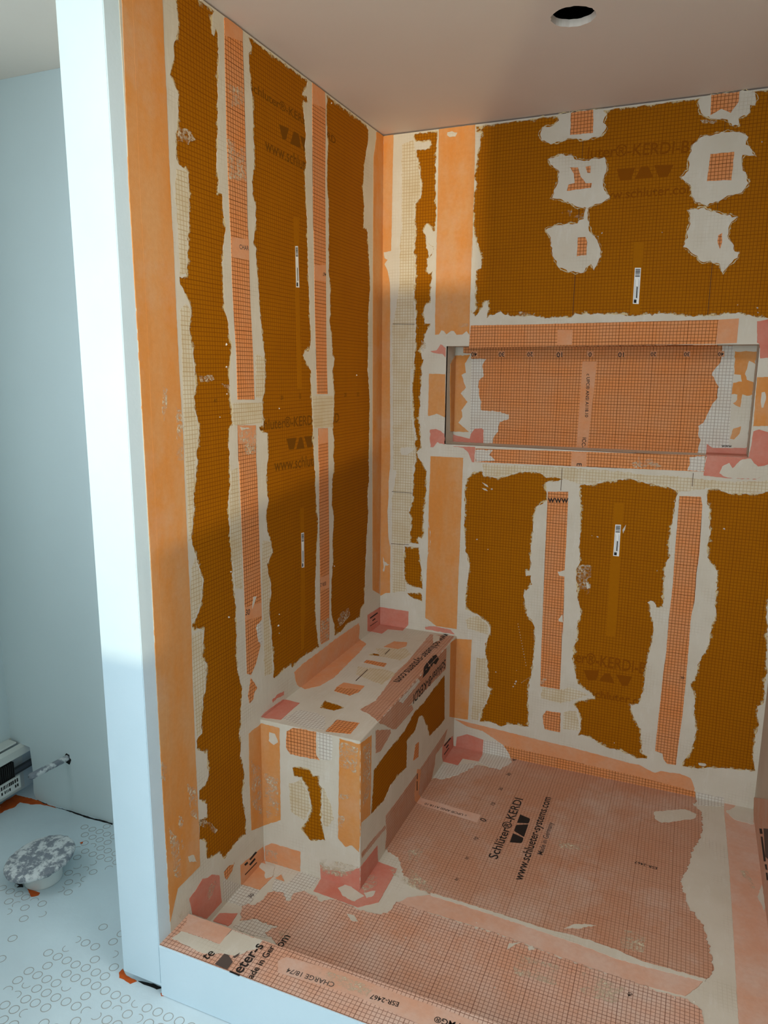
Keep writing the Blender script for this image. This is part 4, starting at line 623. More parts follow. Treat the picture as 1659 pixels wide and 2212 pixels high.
('P','wall_back','membrane_upstand','B','mem','strip',1.0,[[(529.1,0.0),(524.3,16.4),(501.2,46.5),(954.2,34.6),(1152.6,21.8),(1158.2,20.8),(1160.6,0.0)]],0),
('P','wall_back','thin_thinset','B','thin_w','thin',2,[[(422.3,0.0),(424.8,47.9),(471.3,58.0),(501.2,46.5),(527.7,12.0),(529.9,0.0)]],0),
('P','pan','thin_thinset','F','thin_w','thin',2,[[(422.3,0.0),(529.9,0.0),(539.8,-31.6),(507.9,-103.3),(425.3,-73.2),(423.4,-4.8)]],0),
('P','wall_back','thin_thinset','B','thin_w','thin',1.5,[[(1163.7,-0.0),(1160.8,20.8),(1245.4,20.5),(1247.2,0.0)]],0),
('P','pan','thin_thinset','F','thin_w','thin',1.5,[[(1163.7,0.0),(1247.2,0.0),(1246.6,-20.8),(1165.1,-46.0)]],0),
('P','pan','thin_thinset','F','thin_w','thin',2,[[(311.8,-141.2),(364.4,-125.4),(428.6,-76.0),(418.6,-115.8),(380.1,-187.5),(342.5,-233.8),(308.9,-238.5),(310.7,-148.8)]],0),
('P','bench','corner_piece','BF','pink','strip',0.5,[[(-122.6,0.0),(-129.3,4.1),(-142.1,29.6),(-139.8,73.3),(-19.1,51.6),(-3.0,0.6),(-1.8,0.0)]],0),
('P','wall_back','corner_piece','B','pink','strip',0.5,[[(320.8,41.1),(361.2,61.4),(424.0,51.8),(422.8,0.0),(268.7,0.0),(301.9,41.0),(306.7,0.0),(311.7,0.0),(318.1,1.4)]],0),
('P','pan','corner_piece','F','pink','strip',0.5,[[(422.8,0.0),(427.1,-18.2),(426.9,-69.6),(366.8,-74.1),(364.4,-125.4),(307.7,-122.6),(307.7,-1.8),(311.7,0.0)]],0),
('P','bench','printed_mark','BF','ink','print2',0.0,[[(-125.0,65.9),(-49.0,59.3),(-40.3,51.9),(-116.7,58.0)]],0),
('P','bench','printed_mark','BF','ink','print2',0.0,[[(-101.4,45.7),(-74.3,46.2),(-64.6,38.6),(-91.8,37.8)]],0),
('P','bench','printed_mark','BF','ink','print2',0.0,[[(-122.4,29.6),(-66.1,27.8),(-61.1,23.0),(-117.6,24.4)]],0),
('P','niche','membrane_sheet','NB','mem','strip',0,[[(273.9,1149.9),(273.9,1488.6),(1173.9,1488.6),(1173.9,1149.9)]],1),
('P','niche','membrane_sheet','NF','mem','strip',0,[[(1173.9,0.0),(1173.9,0.8),(1170.9,0.0)]],1),
('P','niche','membrane_sheet','NT','mem','strip',0,[[(596.1,-102.3),(962.5,0.0),(1097.4,0.0),(1102.1,-102.3)]],1),
('P','niche','thin_thinset','NB','thin_w','smear',2,[[(304.3,1448.1),(357.9,1446.7),(346.3,1429.3),(350.9,1385.5),(333.0,1370.7),(336.0,1326.5),(344.7,1297.0),(345.7,1267.3),(416.2,1263.3),(446.7,1255.4),(447.4,1237.7),(414.5,1227.8),(409.7,1194.8),(392.5,1164.2),(393.0,1149.9),(283.6,1149.9),(274.9,1446.6)]],1),
('P','niche','thin_thinset','NB','thin_w','smear',2,[[(1114.9,1488.6),(1115.6,1468.1),(1114.7,1437.2),(1101.6,1421.7),(1094.0,1398.2),(1105.4,1377.5),(1114.0,1362.0),(1114.6,1327.9),(1099.8,1301.3),(1092.0,1277.2),(1079.8,1247.5),(1068.3,1236.3),(1068.0,1209.4),(1075.6,1193.5),(1070.3,1149.9),(1213.2,1149.9),(1213.2,1488.2),(1200.5,1488.6)]],1),
('P','niche','thinset_coat','NB','thinset','smear2',1,[[(1146.0,1488.6),(1213.2,1488.6),(1213.2,1149.9),(1164.1,1149.9),(1159.9,1197.2),(1155.4,1328.8),(1153.3,1432.2)]],0),
('P','niche','thinset_coat','NB','thinset','smear2',1,[[(243.9,1149.9),(243.9,1469.7),(303.7,1465.6),(305.2,1370.3),(309.0,1149.9)]],0),
('P','niche','membrane_band','NB','band','print3',1.2,[[(243.9,1458.5),(300.8,1461.3),(281.5,1432.0),(285.6,1399.6),(270.3,1390.6),(287.2,1346.4),(269.0,1325.2),(295.0,1295.9),(273.9,1265.3),(277.7,1241.3),(262.5,1219.6),(304.6,1187.8),(253.9,1187.3),(243.9,1187.6)]],0),
('P','niche','membrane_band','NL','band','print3',1.2,[[(43.9,1428.3),(95.4,1458.2),(102.3,1458.5),(102.3,1187.6),(63.0,1191.3),(43.7,1370.2)]],0),
('P','niche','corner_piece','NB','pink','print3',1,[[(243.9,1149.9),(243.9,1171.9),(244.6,1176.2),(263.9,1170.9),(308.5,1163.6),(311.0,1181.9),(326.1,1200.7),(350.9,1203.1),(357.4,1195.8),(359.0,1149.9)]],0),
('P','niche','membrane_patch','NB','band','print3',1.5,[[(1152.2,1470.6),(1213.2,1470.4),(1213.2,1433.0),(1194.7,1442.6),(1190.1,1417.0),(1186.8,1401.7),(1193.1,1383.8),(1213.2,1378.2),(1213.2,1339.6),(1197.6,1334.9),(1185.4,1339.8),(1182.1,1298.1),(1161.8,1310.7),(1172.6,1324.0),(1171.2,1339.5),(1154.5,1339.2),(1156.0,1375.6),(1179.5,1378.5),(1175.3,1399.0),(1156.1,1401.4)]],0),
('P','niche','membrane_patch','NB','band','print3',1.5,[[(1163.8,1208.0),(1168.9,1232.0),(1189.7,1240.7),(1189.4,1217.0),(1174.4,1197.8),(1162.1,1199.9)]],0),
('P','niche','corner_piece','NB','pink','print3',1,[[(1097.1,1149.9),(1096.5,1181.0),(1113.6,1168.3),(1207.8,1172.7),(1213.2,1175.1),(1213.2,1149.9)]],0),
('P','niche','corner_piece','NF','pink','print3',1,[[(1097.1,102.3),(1213.2,102.3),(1213.2,45.2),(1095.9,35.9)]],0),
('X', 'niche', 'www', 'NB', 'ink', 'print4', (1140.2, 1172.2), (1169.8, 1173.1), None),
('P','niche','membrane_label','NB','plain','smear',0.0,[[(688.1,1149.9),(691.6,1439.2),(738.4,1439.3),(724.4,1149.9)]],0),
('X', 'niche', 'c UPC® ANSI A118.10', 'NB', 'ink', 'print3', (707.6, 1398.8), (710.0, 1254.2), None),
('X', 'niche', 'ICC-E', 'NB', 'ink', 'print3', (706.4, 1184.8), (704.2, 1141.8), None),
('P','niche','ruler_tick','NB','plain','smear',0.0,[[(302.4,1474.5),(326.1,1474.4),(326.8,1455.1),(303.0,1455.1)]],0),
('X', 'niche', '40', 'NB', 'ink', 'print3', (324.6, 1470.4), (304.2, 1469.9), None),
('P','niche','ruler_tick','NB','plain','smear',0.0,[[(401.7,1474.2),(424.8,1474.1),(425.6,1455.1),(402.5,1455.1)]],0),
('X', 'niche', '30', 'NB', 'ink', 'print3', (423.3, 1470.1), (403.6, 1469.7), None),
('P','niche','ruler_tick','NB','plain','smear',0.0,[[(502.0,1473.9),(524.4,1473.8),(525.3,1455.1),(502.8,1455.1)]],0),
('X', 'niche', '20', 'NB', 'ink', 'print3', (523.0, 1469.9), (503.8, 1469.5), None),
('P','niche','ruler_tick','NB','plain','smear',0.0,[[(602.4,1473.6),(624.1,1473.5),(625.1,1455.1),(603.4,1455.1)]],0),
('X', 'niche', '10', 'NB', 'ink', 'print3', (622.8, 1469.7), (604.2, 1469.2), None),
('P','niche','ruler_tick','NB','plain','smear',0.0,[[(703.6,1473.3),(724.7,1473.2),(725.8,1455.1),(704.7,1455.1)]],0),
('X', 'niche', '0', 'NB', 'ink', 'print3', (719.2, 1469.4), (709.6, 1469.0), None),
('P','niche','ruler_tick','NB','plain','smear',0.0,[[(803.2,1473.0),(823.6,1472.9),(824.8,1455.0),(804.3,1455.0)]],0),
('X', 'niche', '10', 'NB', 'ink', 'print3', (822.4, 1469.2), (804.9, 1468.8), None),
('P','niche','ruler_tick','NB','plain','smear',0.0,[[(904.0,1472.7),(923.7,1472.6),(925.0,1455.0),(905.2,1455.0)]],0),
('X', 'niche', '20', 'NB', 'ink', 'print3', (922.6, 1468.9), (905.7, 1468.5), None),
('P','niche','ruler_tick','NB','plain','smear',0.0,[[(1004.3,1472.4),(1023.5,1472.3),(1024.9,1455.0),(1005.7,1455.0)]],0),
('X', 'niche', '30', 'NB', 'ink', 'print3', (1022.4, 1468.7), (1006.0, 1468.3), None),
('P','niche','ruler_tick','NB','plain','smear',0.0,[[(1103.5,1472.1),(1122.1,1472.0),(1123.6,1455.0),(1105.0,1455.0)]],0),
('X', 'niche', '40', 'NB', 'ink', 'print3', (1121.1, 1468.5), (1105.2, 1468.1), None),
('P','bench','thinset_coat','BT','thinset','coat',1.5,[[(0,-852.1),(307.7,-852.1),(307.7,0),(0,0)],[(84.1,-302.3),(95.8,-277.3),(134.7,-280.0),(169.7,-274.3),(170.1,-293.5),(125.6,-293.8)],[(118.9,-722.5),(109.6,-673.0),(125.0,-677.1),(160.9,-682.9),(185.6,-693.3),(164.8,-723.2)]],0),
('P','bench','thinset_coat','BE','thinset','coat',2,[[(0,0),(307.7,0),(307.7,442.5),(0,442.5)],[(100.5,321.0),(140.3,330.3),(157.6,326.0),(166.1,311.2),(183.4,315.3),(185.3,290.6),(193.8,280.1),(190.7,181.5),(201.0,124.0),(154.7,106.7),(123.9,137.5),(146.7,169.8),(160.5,216.5),(152.3,257.1),(128.7,293.8),(106.6,294.8)]],0),
('P','bench','thinset_coat','BF','thinset','coat',2,[[(-852.1,0),(0,0),(0,442.5),(-852.1,442.5)],[(-131.3,343.7),(-256.9,341.0),(-347.5,334.8),(-442.1,340.3),(-530.8,317.5),(-623.4,319.7),(-716.1,316.4),(-763.1,312.2),(-769.1,257.5),(-781.5,185.8),(-685.7,173.5),(-635.2,193.7),(-582.0,192.3),(-501.5,180.7),(-500.7,271.0),(-428.7,271.6),(-394.8,302.0),(-367.4,294.4),(-317.5,232.0),(-285.7,180.2),(-162.4,165.7),(-119.2,165.7)]],0),
('P','bench','membrane_wrap','BT','mem_p','strip',1.5,[[(214.3,-26.9),(302.6,-10.4),(306.4,-117.5),(307.7,-121.8),(307.7,-732.0),(270.1,-704.1),(230.9,-687.3),(250.0,-614.9),(242.3,-527.3),(228.1,-400.9),(231.2,-299.8),(221.5,-155.2)]],0),
('P','bench','membrane_wrap','BF','mem_p','strip',1.5,[[(-121.8,442.5),(-127.0,362.9),(-329.8,371.6),(-461.9,383.3),(-597.3,391.5),(-628.7,387.0),(-712.0,426.2),(-732.0,442.5)]],0),
('P','bench','membrane_patch','BF','mem_p','strip',1,[[(-711.2,433.4),(-467.4,377.1),(-453.8,355.0),(-602.0,357.9),(-624.7,368.8),(-697.2,419.6)]],0),
('P','bench','membrane_patch','BF','mem_p','strip',1.5,[[(-751.3,426.6),(-646.9,379.4),(-639.2,363.8),(-716.6,345.9),(-750.4,357.5),(-750.9,392.2)]],0),
('P','bench','membrane_patch','BT','plain','strip',1,[[(104.3,-212.4),(118.3,-147.6),(166.7,-137.0),(175.8,-175.5),(158.5,-209.1)]],0),
('P','bench','membrane_patch','BT','mem','strip',1,[[(98.7,-367.8),(99.1,-344.1),(172.8,-344.4),(175.0,-375.5)]],0),
('P','bench','membrane_patch','BT','plain','strip',1,[[(101.8,-577.4),(107.1,-538.8),(178.3,-535.7),(178.9,-567.0)]],0),
('P','bench','membrane_patch','BT','mem','strip',1.2,[[(107.6,-606.1),(101.8,-577.4),(178.9,-567.0),(177.9,-586.7),(164.6,-615.4)]],0),
('P','bench','thin_thinset','BT','thin_b','thin',2.5,[[(94.4,-406.6),(189.0,-391.8),(231.1,-408.3),(222.4,-504.2),(158.0,-483.2),(115.7,-467.9)]],0),
('P','bench','thin_thinset','BT','thin_b','thin',2.5,[[(85.6,-236.2),(182.6,-193.2),(218.5,-237.9),(206.3,-301.4),(127.3,-297.9)]],0),
('P','bench','thin_thinset','BT','thin_w','thin',2,[[(55.2,-823.7),(71.6,-757.6),(125.6,-756.7),(159.1,-764.4),(192.9,-834.8),(141.4,-844.5)]],0),
('P','bench','membrane_patch','BT','mem','strip',1.2,[[(199.3,-842.2),(198.3,-769.1),(264.5,-761.6),(267.6,-827.5)]],0),
('P','bench','score_line','BT','ink_line','smear',0.0,[[(133.6,-416.2),(135.5,-417.2),(137.5,-513.1),(135.4,-511.5)]],0),
('P','bench','score_line','BT','ink_line','smear',0.0,[[(133.8,-225.1),(135.8,-226.3),(136.8,-274.1),(134.8,-273.0)]],0),
('X', 'bench', 'www.schlueter-systems.com', 'BT', 'ink', 'print2', (258.9, 16.1), (246.1, -469.3), None),
('P','bench','thinset_patch','BT','thinset','smear2',1.5,[[(224.5,-22.3),(255.1,-31.5),(264.7,-71.7),(254.4,-108.8)]],0),
('X', 'bench', 'Schlüter®-KERDI', 'BF', 'ink', 'print2', (-132.3, 402.9), (-455.7, 405.9), None),
('P','bench','printed_logo','BT','ink','print2',0.0,[[(307.7,-362.6),(296.5,-321.8),(292.9,-281.9),(307.7,-302.2)]],0),
('P','bench','printed_logo','BF','ink','print2',0.0,[[(-371.6,427.5),(-362.6,442.5),(-302.2,442.5),(-293.4,435.2),(-318.0,427.1)]],0),
('P','bench','printed_logo','BT','ink','print2',0.0,[[(307.7,-297.8),(294.4,-281.3),(292.4,-234.6),(307.7,-264.0)]],0),
('P','bench','printed_logo','BF','ink','print2',0.0,[[(-297.8,442.5),(-264.0,442.5),(-263.1,441.4),(-283.0,431.1)]],0),
('P','bench','printed_logo','BT','ink','print2',0.0,[[(307.7,-271.4),(291.7,-225.2),(298.4,-204.5),(307.7,-219.6)]],0),
('P','bench','printed_logo','BF','ink','print2',0.0,[[(-271.4,442.5),(-219.6,442.5),(-207.5,431.2),(-238.9,423.1),(-271.3,440.9)]],0),
('P','bench','thinset_patch','BF','thin_w','smear',1.5,[[(-582.6,439.5),(-409.8,439.5),(-395.3,426.7),(-549.3,418.4)]],0),
('P','bench','membrane_patch','BE','mem','strip',1.2,[[(85.0,425.6),(106.4,440.1),(129.5,442.5),(176.6,442.5),(177.0,373.4),(187.1,362.0),(96.9,359.1),(82.7,377.4)]],0),
('P','bench','thin_thinset','BE','thin_w','thin',2,[[(178.2,442.5),(225.1,442.5),(226.9,401.9),(221.6,368.7),(188.4,363.6)]],0),
('P','bench','thin_thinset','BE','thin_b','thin',2.5,[[(90.5,267.4),(126.4,289.0),(150.1,252.2),(157.0,211.2),(137.8,167.4),(93.3,181.7)]],0),
('P','bench','thin_thinset','BE','thin_b','thin',2.5,[[(196.9,285.0),(221.3,232.2),(229.6,192.0),(201.3,158.6),(193.0,199.3)]],0),
('P','bench','membrane_band','BE','band','strip',0.8,[[(247.8,439.0),(305.3,435.3),(307.7,437.7),(307.7,163.0),(305.6,115.2),(284.6,130.5),(265.5,120.8),(242.1,139.9)]],0),
('P','bench','membrane_band','BF','band','strip',0.8,[[(-852.1,437.7),(-780.1,426.7),(-783.6,299.0),(-787.4,190.2),(-848.0,201.9),(-852.1,163.0)]],0),
('P','bench','thinset_patch','BE','dry','smear',2,[[(244.9,276.0),(276.4,281.8),(272.2,266.2),(247.0,261.9)]],0),
('P','bench','thinset_patch','BE','dry','smear',2,[[(244.6,212.9),(263.7,213.7),(255.1,173.3),(244.4,166.2)]],0),
('P','bench','corner_piece','BE','plain','strip',1.2,[[(5.5,0.0),(5.1,47.9),(28.2,64.4),(123.0,64.0),(120.9,0.0)]],0),
('P','pan','corner_piece','F','plain','strip',0.8,[[(71.5,-906.1),(77.9,-886.7),(100.1,-907.4)]],0),
('P','bench','corner_piece','BE','pink','strip',0.8,[[(186.8,0.0),(185.5,41.5),(202.8,31.1),(263.9,41.9),(305.1,65.7),(307.7,70.1),(307.7,0.0)]],0),
('P','bench','corner_piece','BF','pink','strip',0.8,[[(-852.1,0.0),(-852.1,70.1),(-845.9,69.7),(-735.4,59.4),(-730.1,2.0),(-727.7,0.0)]],0),
('P','pan','corner_piece','F','pink','strip',0.8,[[(307.7,-727.7),(371.0,-734.5),(374.9,-877.4),(331.1,-916.2),(307.7,-915.0)]],0),
('P','pan','corner_piece','F','pink','strip',0.8,[[(186.8,-852.1),(307.7,-852.1),(307.7,-915.0),(194.3,-909.3),(189.9,-857.7)]],0),
('P','pan','thinset_patch','F','thinset','smear',2,[[(251.8,-874.0),(268.2,-845.5),(302.5,-862.6),(328.9,-871.9),(314.3,-903.6),(276.8,-894.4)]],0),
('P','pan','thinset_patch','F','thinset','smear',2,[[(325.0,-863.2),(348.9,-842.5),(353.5,-861.3),(338.9,-877.8)]],0),
('P','bench','thinset_patch','BE','dry','smear',2.5,[[(191.4,47.1),(263.9,41.9),(256.3,24.2),(195.0,24.9)]],0),
('P','bench','membrane_upstand','BF','mem_p','strip',1,[[(-87.4,113.9),(-376.7,107.7),(-571.6,113.0),(-674.8,117.5),(-666.4,54.4),(-676.1,7.0),(-642.7,0.0),(-312.5,0.0),(-258.8,3.6),(-226.5,42.9),(-218.7,78.0),(-125.1,73.6)]],0),
('P','bench','membrane_upstand','BF','mem_p','strip',1.5,[[(-846.0,107.6),(-766.6,101.3),(-676.4,87.6),(-671.5,74.4),(-757.8,83.9),(-841.9,91.6)]],0),
('P','bench','membrane_patch','BF','mem','strip',1,[[(-446.2,174.5),(-426.5,220.9),(-395.2,215.3),(-397.2,162.2)]],0),
('P','bench','membrane_label','BF','plain','strip2',0.0,[[(-408.8,124.3),(-371.6,104.3),(-390.7,24.9),(-366.5,0.0),(-404.0,0.0),(-426.5,21.5),(-432.1,48.7),(-412.3,102.4)]],0),
('P','pan','membrane_label','F','plain_p','strip2',0.0,[[(307.7,-366.5),(315.7,-374.4),(522.1,-388.6),(521.8,-432.4),(315.3,-410.1),(307.7,-404.0)]],0),
('X', 'pan', 'c UPC® ANSI A118.10', 'F', 'ink', 'print2', (481.4, -406.3), (335.9, -395.3), None),
('P','bench','printed_mark','BF','ink','print2',0.0,[[(-410.9,110.1),(-403.6,107.8),(-402.6,86.8),(-409.8,87.4)]],0),
('P','bench','printed_mark','BF','ink','print2',0.0,[[(-411.4,81.4),(-404.1,80.1),(-402.5,43.7),(-409.8,48.0)]],0),
('P','pan','membrane_overlap','F','plain_p','strip',1,[[(439.6,-830.9),(493.7,-795.8),(688.3,-802.4),(923.7,-803.1),(1039.7,-819.9),(1178.4,-813.4),(1163.3,-839.7),(1138.9,-874.6),(1033.5,-881.5),(878.0,-874.2),(690.1,-858.2),(528.3,-857.9),(420.5,-867.6)]],0),
('P','pan','thinset_seam','F','thinset','smear',1.5,[[(491.3,-789.1),(557.6,-789.4),(685.6,-791.8),(807.8,-797.2),(865.1,-791.2),(922.2,-791.5),(984.0,-797.2),(1039.0,-808.7),(1183.4,-806.1),(1180.9,-814.4),(1040.0,-824.3),(981.3,-825.9),(925.6,-818.4),(810.3,-810.6),(688.7,-804.0),(561.0,-800.3),(494.9,-799.2)]],0),
('P','pan','membrane_sheet','F','mem_f','strip',3.5,[[(417.3,-859.6),(529.6,-861.8),(691.1,-862.0),(878.6,-877.8),(1033.5,-881.5),(1079.5,-886.3),(1109.4,-883.8),(1143.9,-882.7),(1175.3,-902.4),(1177.4,-936.8),(1179.1,-994.2),(804.4,-1189.7),(365.2,-1176.5),(204.8,-1113.4),(172.8,-1100.6),(152.3,-1091.3),(173.2,-1060.6),(129.9,-1063.6),(106.1,-1057.9),(83.4,-1074.1),(73.4,-1078.4),(44.5,-1035.1),(74.2,-1017.3),(81.3,-1004.2),(85.1,-966.9),(95.4,-952.1),(125.0,-949.7),(142.4,-972.8),(152.7,-970.9),(151.3,-948.6),(156.5,-930.9),(169.6,-920.0),(206.4,-924.8),(232.5,-938.9),(243.4,-924.1),(264.7,-914.9),(303.1,-918.4),(342.7,-925.9),(389.8,-920.0),(416.0,-899.1),(417.4,-859.0),(438.6,-849.9)]],0),
('P','pan','thin_thinset','F','thin_w','thin',2,[[(69.7,-909.6),(111.5,-913.3),(121.7,-848.1),(183.6,-860.4),(183.5,-903.5),(157.2,-925.4),(145.5,-971.5),(123.8,-947.6),(86.7,-950.6)]],0),
('P','pan','thin_thinset','F','thin_w','thin',2,[[(66.8,-1106.5),(79.0,-1079.2),(105.7,-1061.3),(129.5,-1066.9),(170.7,-1064.8),(151.8,-1094.5),(168.9,-1102.3),(131.1,-1112.5)]],0),
('P','pan','membrane_patch','F','pink','strip',1,[[(7.4,-1110.1),(7.6,-1081.0),(49.9,-1062.7),(56.2,-1098.5),(53.3,-1109.2)]],0),
('P','pan','thinset_patch','F','thinset','smear',2,[[(1034.8,-146.8),(1128.3,-89.6),(1163.2,-104.8),(1156.4,-134.7),(1061.7,-199.7),(1040.2,-185.2)]],0),
('P','pan','thinset_patch','F','thinset','smear',2,[[(848.3,-777.1),(876.0,-747.9),(923.4,-731.8),(883.9,-761.8)]],0),
('P','pan','thinset_patch','F','thinset','smear',2,[[(730.6,-902.4),(731.6,-881.9),(757.4,-866.7),(736.8,-891.7)]],0),
('P','pan','thinset_patch','F','thinset','smear',2,[[(776.5,-874.7),(786.3,-866.4),(793.8,-875.2),(781.4,-884.5)]],0),
('P','pan','thinset_patch','F','thinset','smear',2,[[(315.7,-952.0),(335.3,-948.3),(353.3,-964.2),(338.7,-970.5)]],0),
('P','pan','thinset_patch','F','dry','smear',3,[[(773.1,-421.9),(861.2,-413.7),(870.5,-433.1),(785.2,-452.5)]],0),
('P','pan','thinset_patch','F','dry','smear',4,[[(993.7,-718.7),(1044.4,-722.2),(1042.5,-780.0),(983.3,-789.5)]],0),
('X', 'pan', 'Schlüter®-KERDI', 'F', 'ink', 'print2', (624.8, -580.5), (628.7, -246.9), (597.6, -585.6)),
('LG','pan','F','ink','print2',(675.2,-487.2),(673.0,-334.0)),
('X', 'pan', 'www.schlueter-systems.com', 'F', 'ink', 'print2', (712.1, -643.5), (714.0, -201.0), None),
('X', 'pan', 'Made in Germany', 'F', 'ink_soft', 'print2', (743.3, -508.9), (744.9, -337.2), None),
('X', 'pan', 'ESR-2467', 'F', 'ink', 'print2', (1058.5, -430.2), (996.6, -426.2), None),
('X', 'pan', '40', 'F', 'ink', 'print2', (548.4, -18.1), (552.9, -0.2), None),
('X', 'pan', '30', 'F', 'ink', 'print2', (552.8, -124.4), (557.2, -107.7), None),
('X', 'pan', '20', 'F', 'ink', 'print2', (548.6, -225.2), (552.9, -209.7), None),
('X', 'pan', '10', 'F', 'ink', 'print2', (546.8, -321.2), (550.9, -306.7), None),
('X', 'pan', '0', 'F', 'ink', 'print2', (544.6, -420.2), (548.5, -406.7), None),
('X', 'pan', '10', 'F', 'ink', 'print2', (544.4, -518.7), (548.2, -506.1), None),
('X', 'pan', '20', 'F', 'ink', 'print2', (543.8, -617.8), (547.4, -606.2), None),
('X', 'pan', '30', 'F', 'ink', 'print2', (543.4, -716.4), (546.9, -705.7), None),
('X', 'pan', '40', 'F', 'ink', 'print2', (1023.3, -929.8), (1028.4, -917.3), None),
('X', 'pan', '30', 'F', 'ink_soft', 'print2', (51.4, -1001.4), (53.7, -986.4), None),
('P','pan','membrane_band','F','plain_p','strip',0.6,[[(1248.3,0.0),(1334.6,0.0),(1334.6,-821.4),(1330.5,-894.4),(1248.4,-929.7),(1250.2,-555.7),(1250.2,-335.2),(1247.6,-142.5),(1245.8,-46.5)]],0),
('P','wall_right','membrane_band','RW','plain_p','strip',0.6,[[(43.5,0.0),(0.0,39.6),(0.0,43.6),(434.3,286.6),(750.6,92.3),(638.8,0.0)]],0),
('P','pan','thinset_patch','F','thinset','smear',2,[[(1283.6,0.0),(1334.6,0.0),(1334.6,-20.0),(1328.8,-93.2),(1273.8,-88.5),(1250.7,-49.4),(1276.7,-17.9)]],0),
('P','pan','thinset_patch','F','dry','smear',3,[[(1276.0,-347.7),(1297.8,-346.0),(1313.2,-407.0),(1301.6,-426.5),(1293.4,-386.0)]],0),
('P','pan','thinset_patch','F','thinset','smear',2,[[(1316.7,-448.4),(1331.0,-392.0),(1333.0,-448.4),(1330.6,-507.2)]],0),
('P','wall_right','printed_mark','RW','ink','print2',0.0,[[(205.5,60.5),(253.9,89.6),(285.1,93.1),(232.3,59.4)]],0),
('P','wall_right','printed_mark','RW','ink','print2',0.0,[[(251.7,63.5),(288.6,85.8),(403.1,83.6),(367.9,59.6)]],0),
('P','wall_right','printed_mark','RW','ink','print2',0.0,[[(388.9,64.8),(423.4,88.4),(449.2,88.4),(416.7,68.3)]],0),
('P','wall_right','printed_mark','RW','ink','print2',0.0,[[(426.4,64.8),(454.2,84.2),(482.5,81.5),(455.5,62.3)]],0),
('P','wall_right','printed_mark','RW','ink_soft','print2',0.0,[[(288.7,112.9),(422.1,194.5),(486.6,139.3),(386.2,86.4)]],0),
('P','curb','membrane_sheet','C','mem_f','coat',0,[[(0,-1303.0),(1334.6,-1303.0),(1334.6,-1196.0),(0,-1196.0)]],0),
('P','curb','plaster_patch','C','thinset','strip',2,[[(15.1,-1276.3),(20.2,-1248.2),(83.5,-1246.8),(127.1,-1247.5),(129.6,-1199.0),(214.2,-1198.3),(215.7,-1220.8),(179.6,-1262.6),(153.4,-1266.5),(109.0,-1285.6),(75.9,-1281.0),(44.5,-1279.2)]],0),
('P','curb','membrane_patch','C','plain_p','strip',0.6,[[(15.2,-1223.8),(0.0,-1198.0),(0.0,-1196.1),(3.5,-1196.0),(119.4,-1196.0),(126.6,-1196.3),(128.4,-1246.5),(69.6,-1243.9),(15.9,-1249.9)]],0),
('X', 'curb', 'te', 'C', 'ink', 'print2', (128.3, -1298.7), (136.6, -1274.5), None),
('P','curb','printed_logo','C','ink_soft','print2',0.0,[[(153.0,-1299.6),(155.1,-1266.5),(165.7,-1265.7),(186.3,-1278.1),(187.1,-1301.0)]],0),
('P','curb','printed_logo','C','ink_soft','print2',0.0,[[(178.6,-1266.8),(186.5,-1249.2),(187.2,-1257.5),(184.3,-1267.2)]],0),
('X', 'curb', 'leter-s', 'C', 'ink', 'print2', (222.1, -1307.0), (226.6, -1210.3), None),
('X', 'curb', 'ade in Ger', 'C', 'ink', 'print2', (253.4, -1301.4), (252.3, -1203.1), None),
('X', 'pan', 'om', 'F', 'ink', 'print2', (217.5, -1118.6), (219.4, -1077.7), None),
('P','curb','membrane_label','C','plain_p','strip',0.4,[[(278.9,-1236.1),(290.2,-1218.2),(439.6,-1205.1),(575.3,-1210.9),(668.9,-1208.5),(754.1,-1211.7),(819.3,-1218.3),(744.4,-1260.6),(626.0,-1261.8),(481.7,-1251.2),(295.1,-1263.2)]],0),
('X', 'curb', 'CHARGE 18/74', 'C', 'ink_soft', 'print2', (426.0, -1238.8), (310.6, -1243.9), None),
('X', 'curb', 'ESR-2467', 'C', 'ink', 'print2', (573.8, -1229.9), (510.2, -1234.2), None),
('X', 'curb', 'PMG®', 'C', 'ink', 'print2', (708.3, -1227.8), (654.4, -1231.3), None),
('FK','wall_left','L',[(-745.0,684.1,5),(-983.9,785.3,4),(-739.9,716.1,3),(-968.2,900.9,4),(-388.1,771.3,3),(-742.1,659.9,2),(-955.5,1463.5,4),(-958.5,1410.8,4),(-214.4,1388.6,4),(-960.6,1346.0,2),(-717.3,1299.9,3),(-992.4,1292.2,2),(-388.5,2170.6,3),(-910.7,2033.9,3)]),
('FK','wall_back','B',[(373.9,815.8,4),(787.1,864.9,4),(415.8,783.2,2),(768.9,866.9,2),(460.4,327.4,3),(532.5,294.8,5),(536.2,304.1,5),(526.9,283.0,4),(536.4,347.1,2),(590.9,345.9,3),(887.9,139.9,3),(917.4,1820.6,2),(741.7,1829.1,3),(1165.3,2048.1,3),(1196.3,1593.0,4),(1199.6,1579.6,4),(1143.6,1603.2,2),(373.9,815.7,4),(415.5,783.2,3),(421.2,1000.4,4),(1166.1,926.5,4),(980.9,770.1,3),(534.2,522.1,2.2),(536.5,512.1,2.2),(538.9,502.2,2.2),(541.2,492.2,2.2),(543.6,482.2,2.2),(546.0,472.2,2.2),(548.3,462.2,2.2),(550.7,452.2,2.2),(553.0,442.2,2.2),(555.4,432.2,2.2),(557.8,422.2,2.2),(560.1,412.2,2.2),(562.5,402.1,2.2),(564.9,392.1,2.2),(567.3,382.0,2.2),(569.6,372.0,2.2),(556.5,303.5,1.6),(560.4,307.1,1.6),(564.3,310.8,1.6),(568.2,314.4,1.6),(572.1,318.1,1.6),(575.9,321.7,1.6),(579.8,325.3,1.6),(583.6,328.9,1.6),(587.5,332.5,1.6)]),
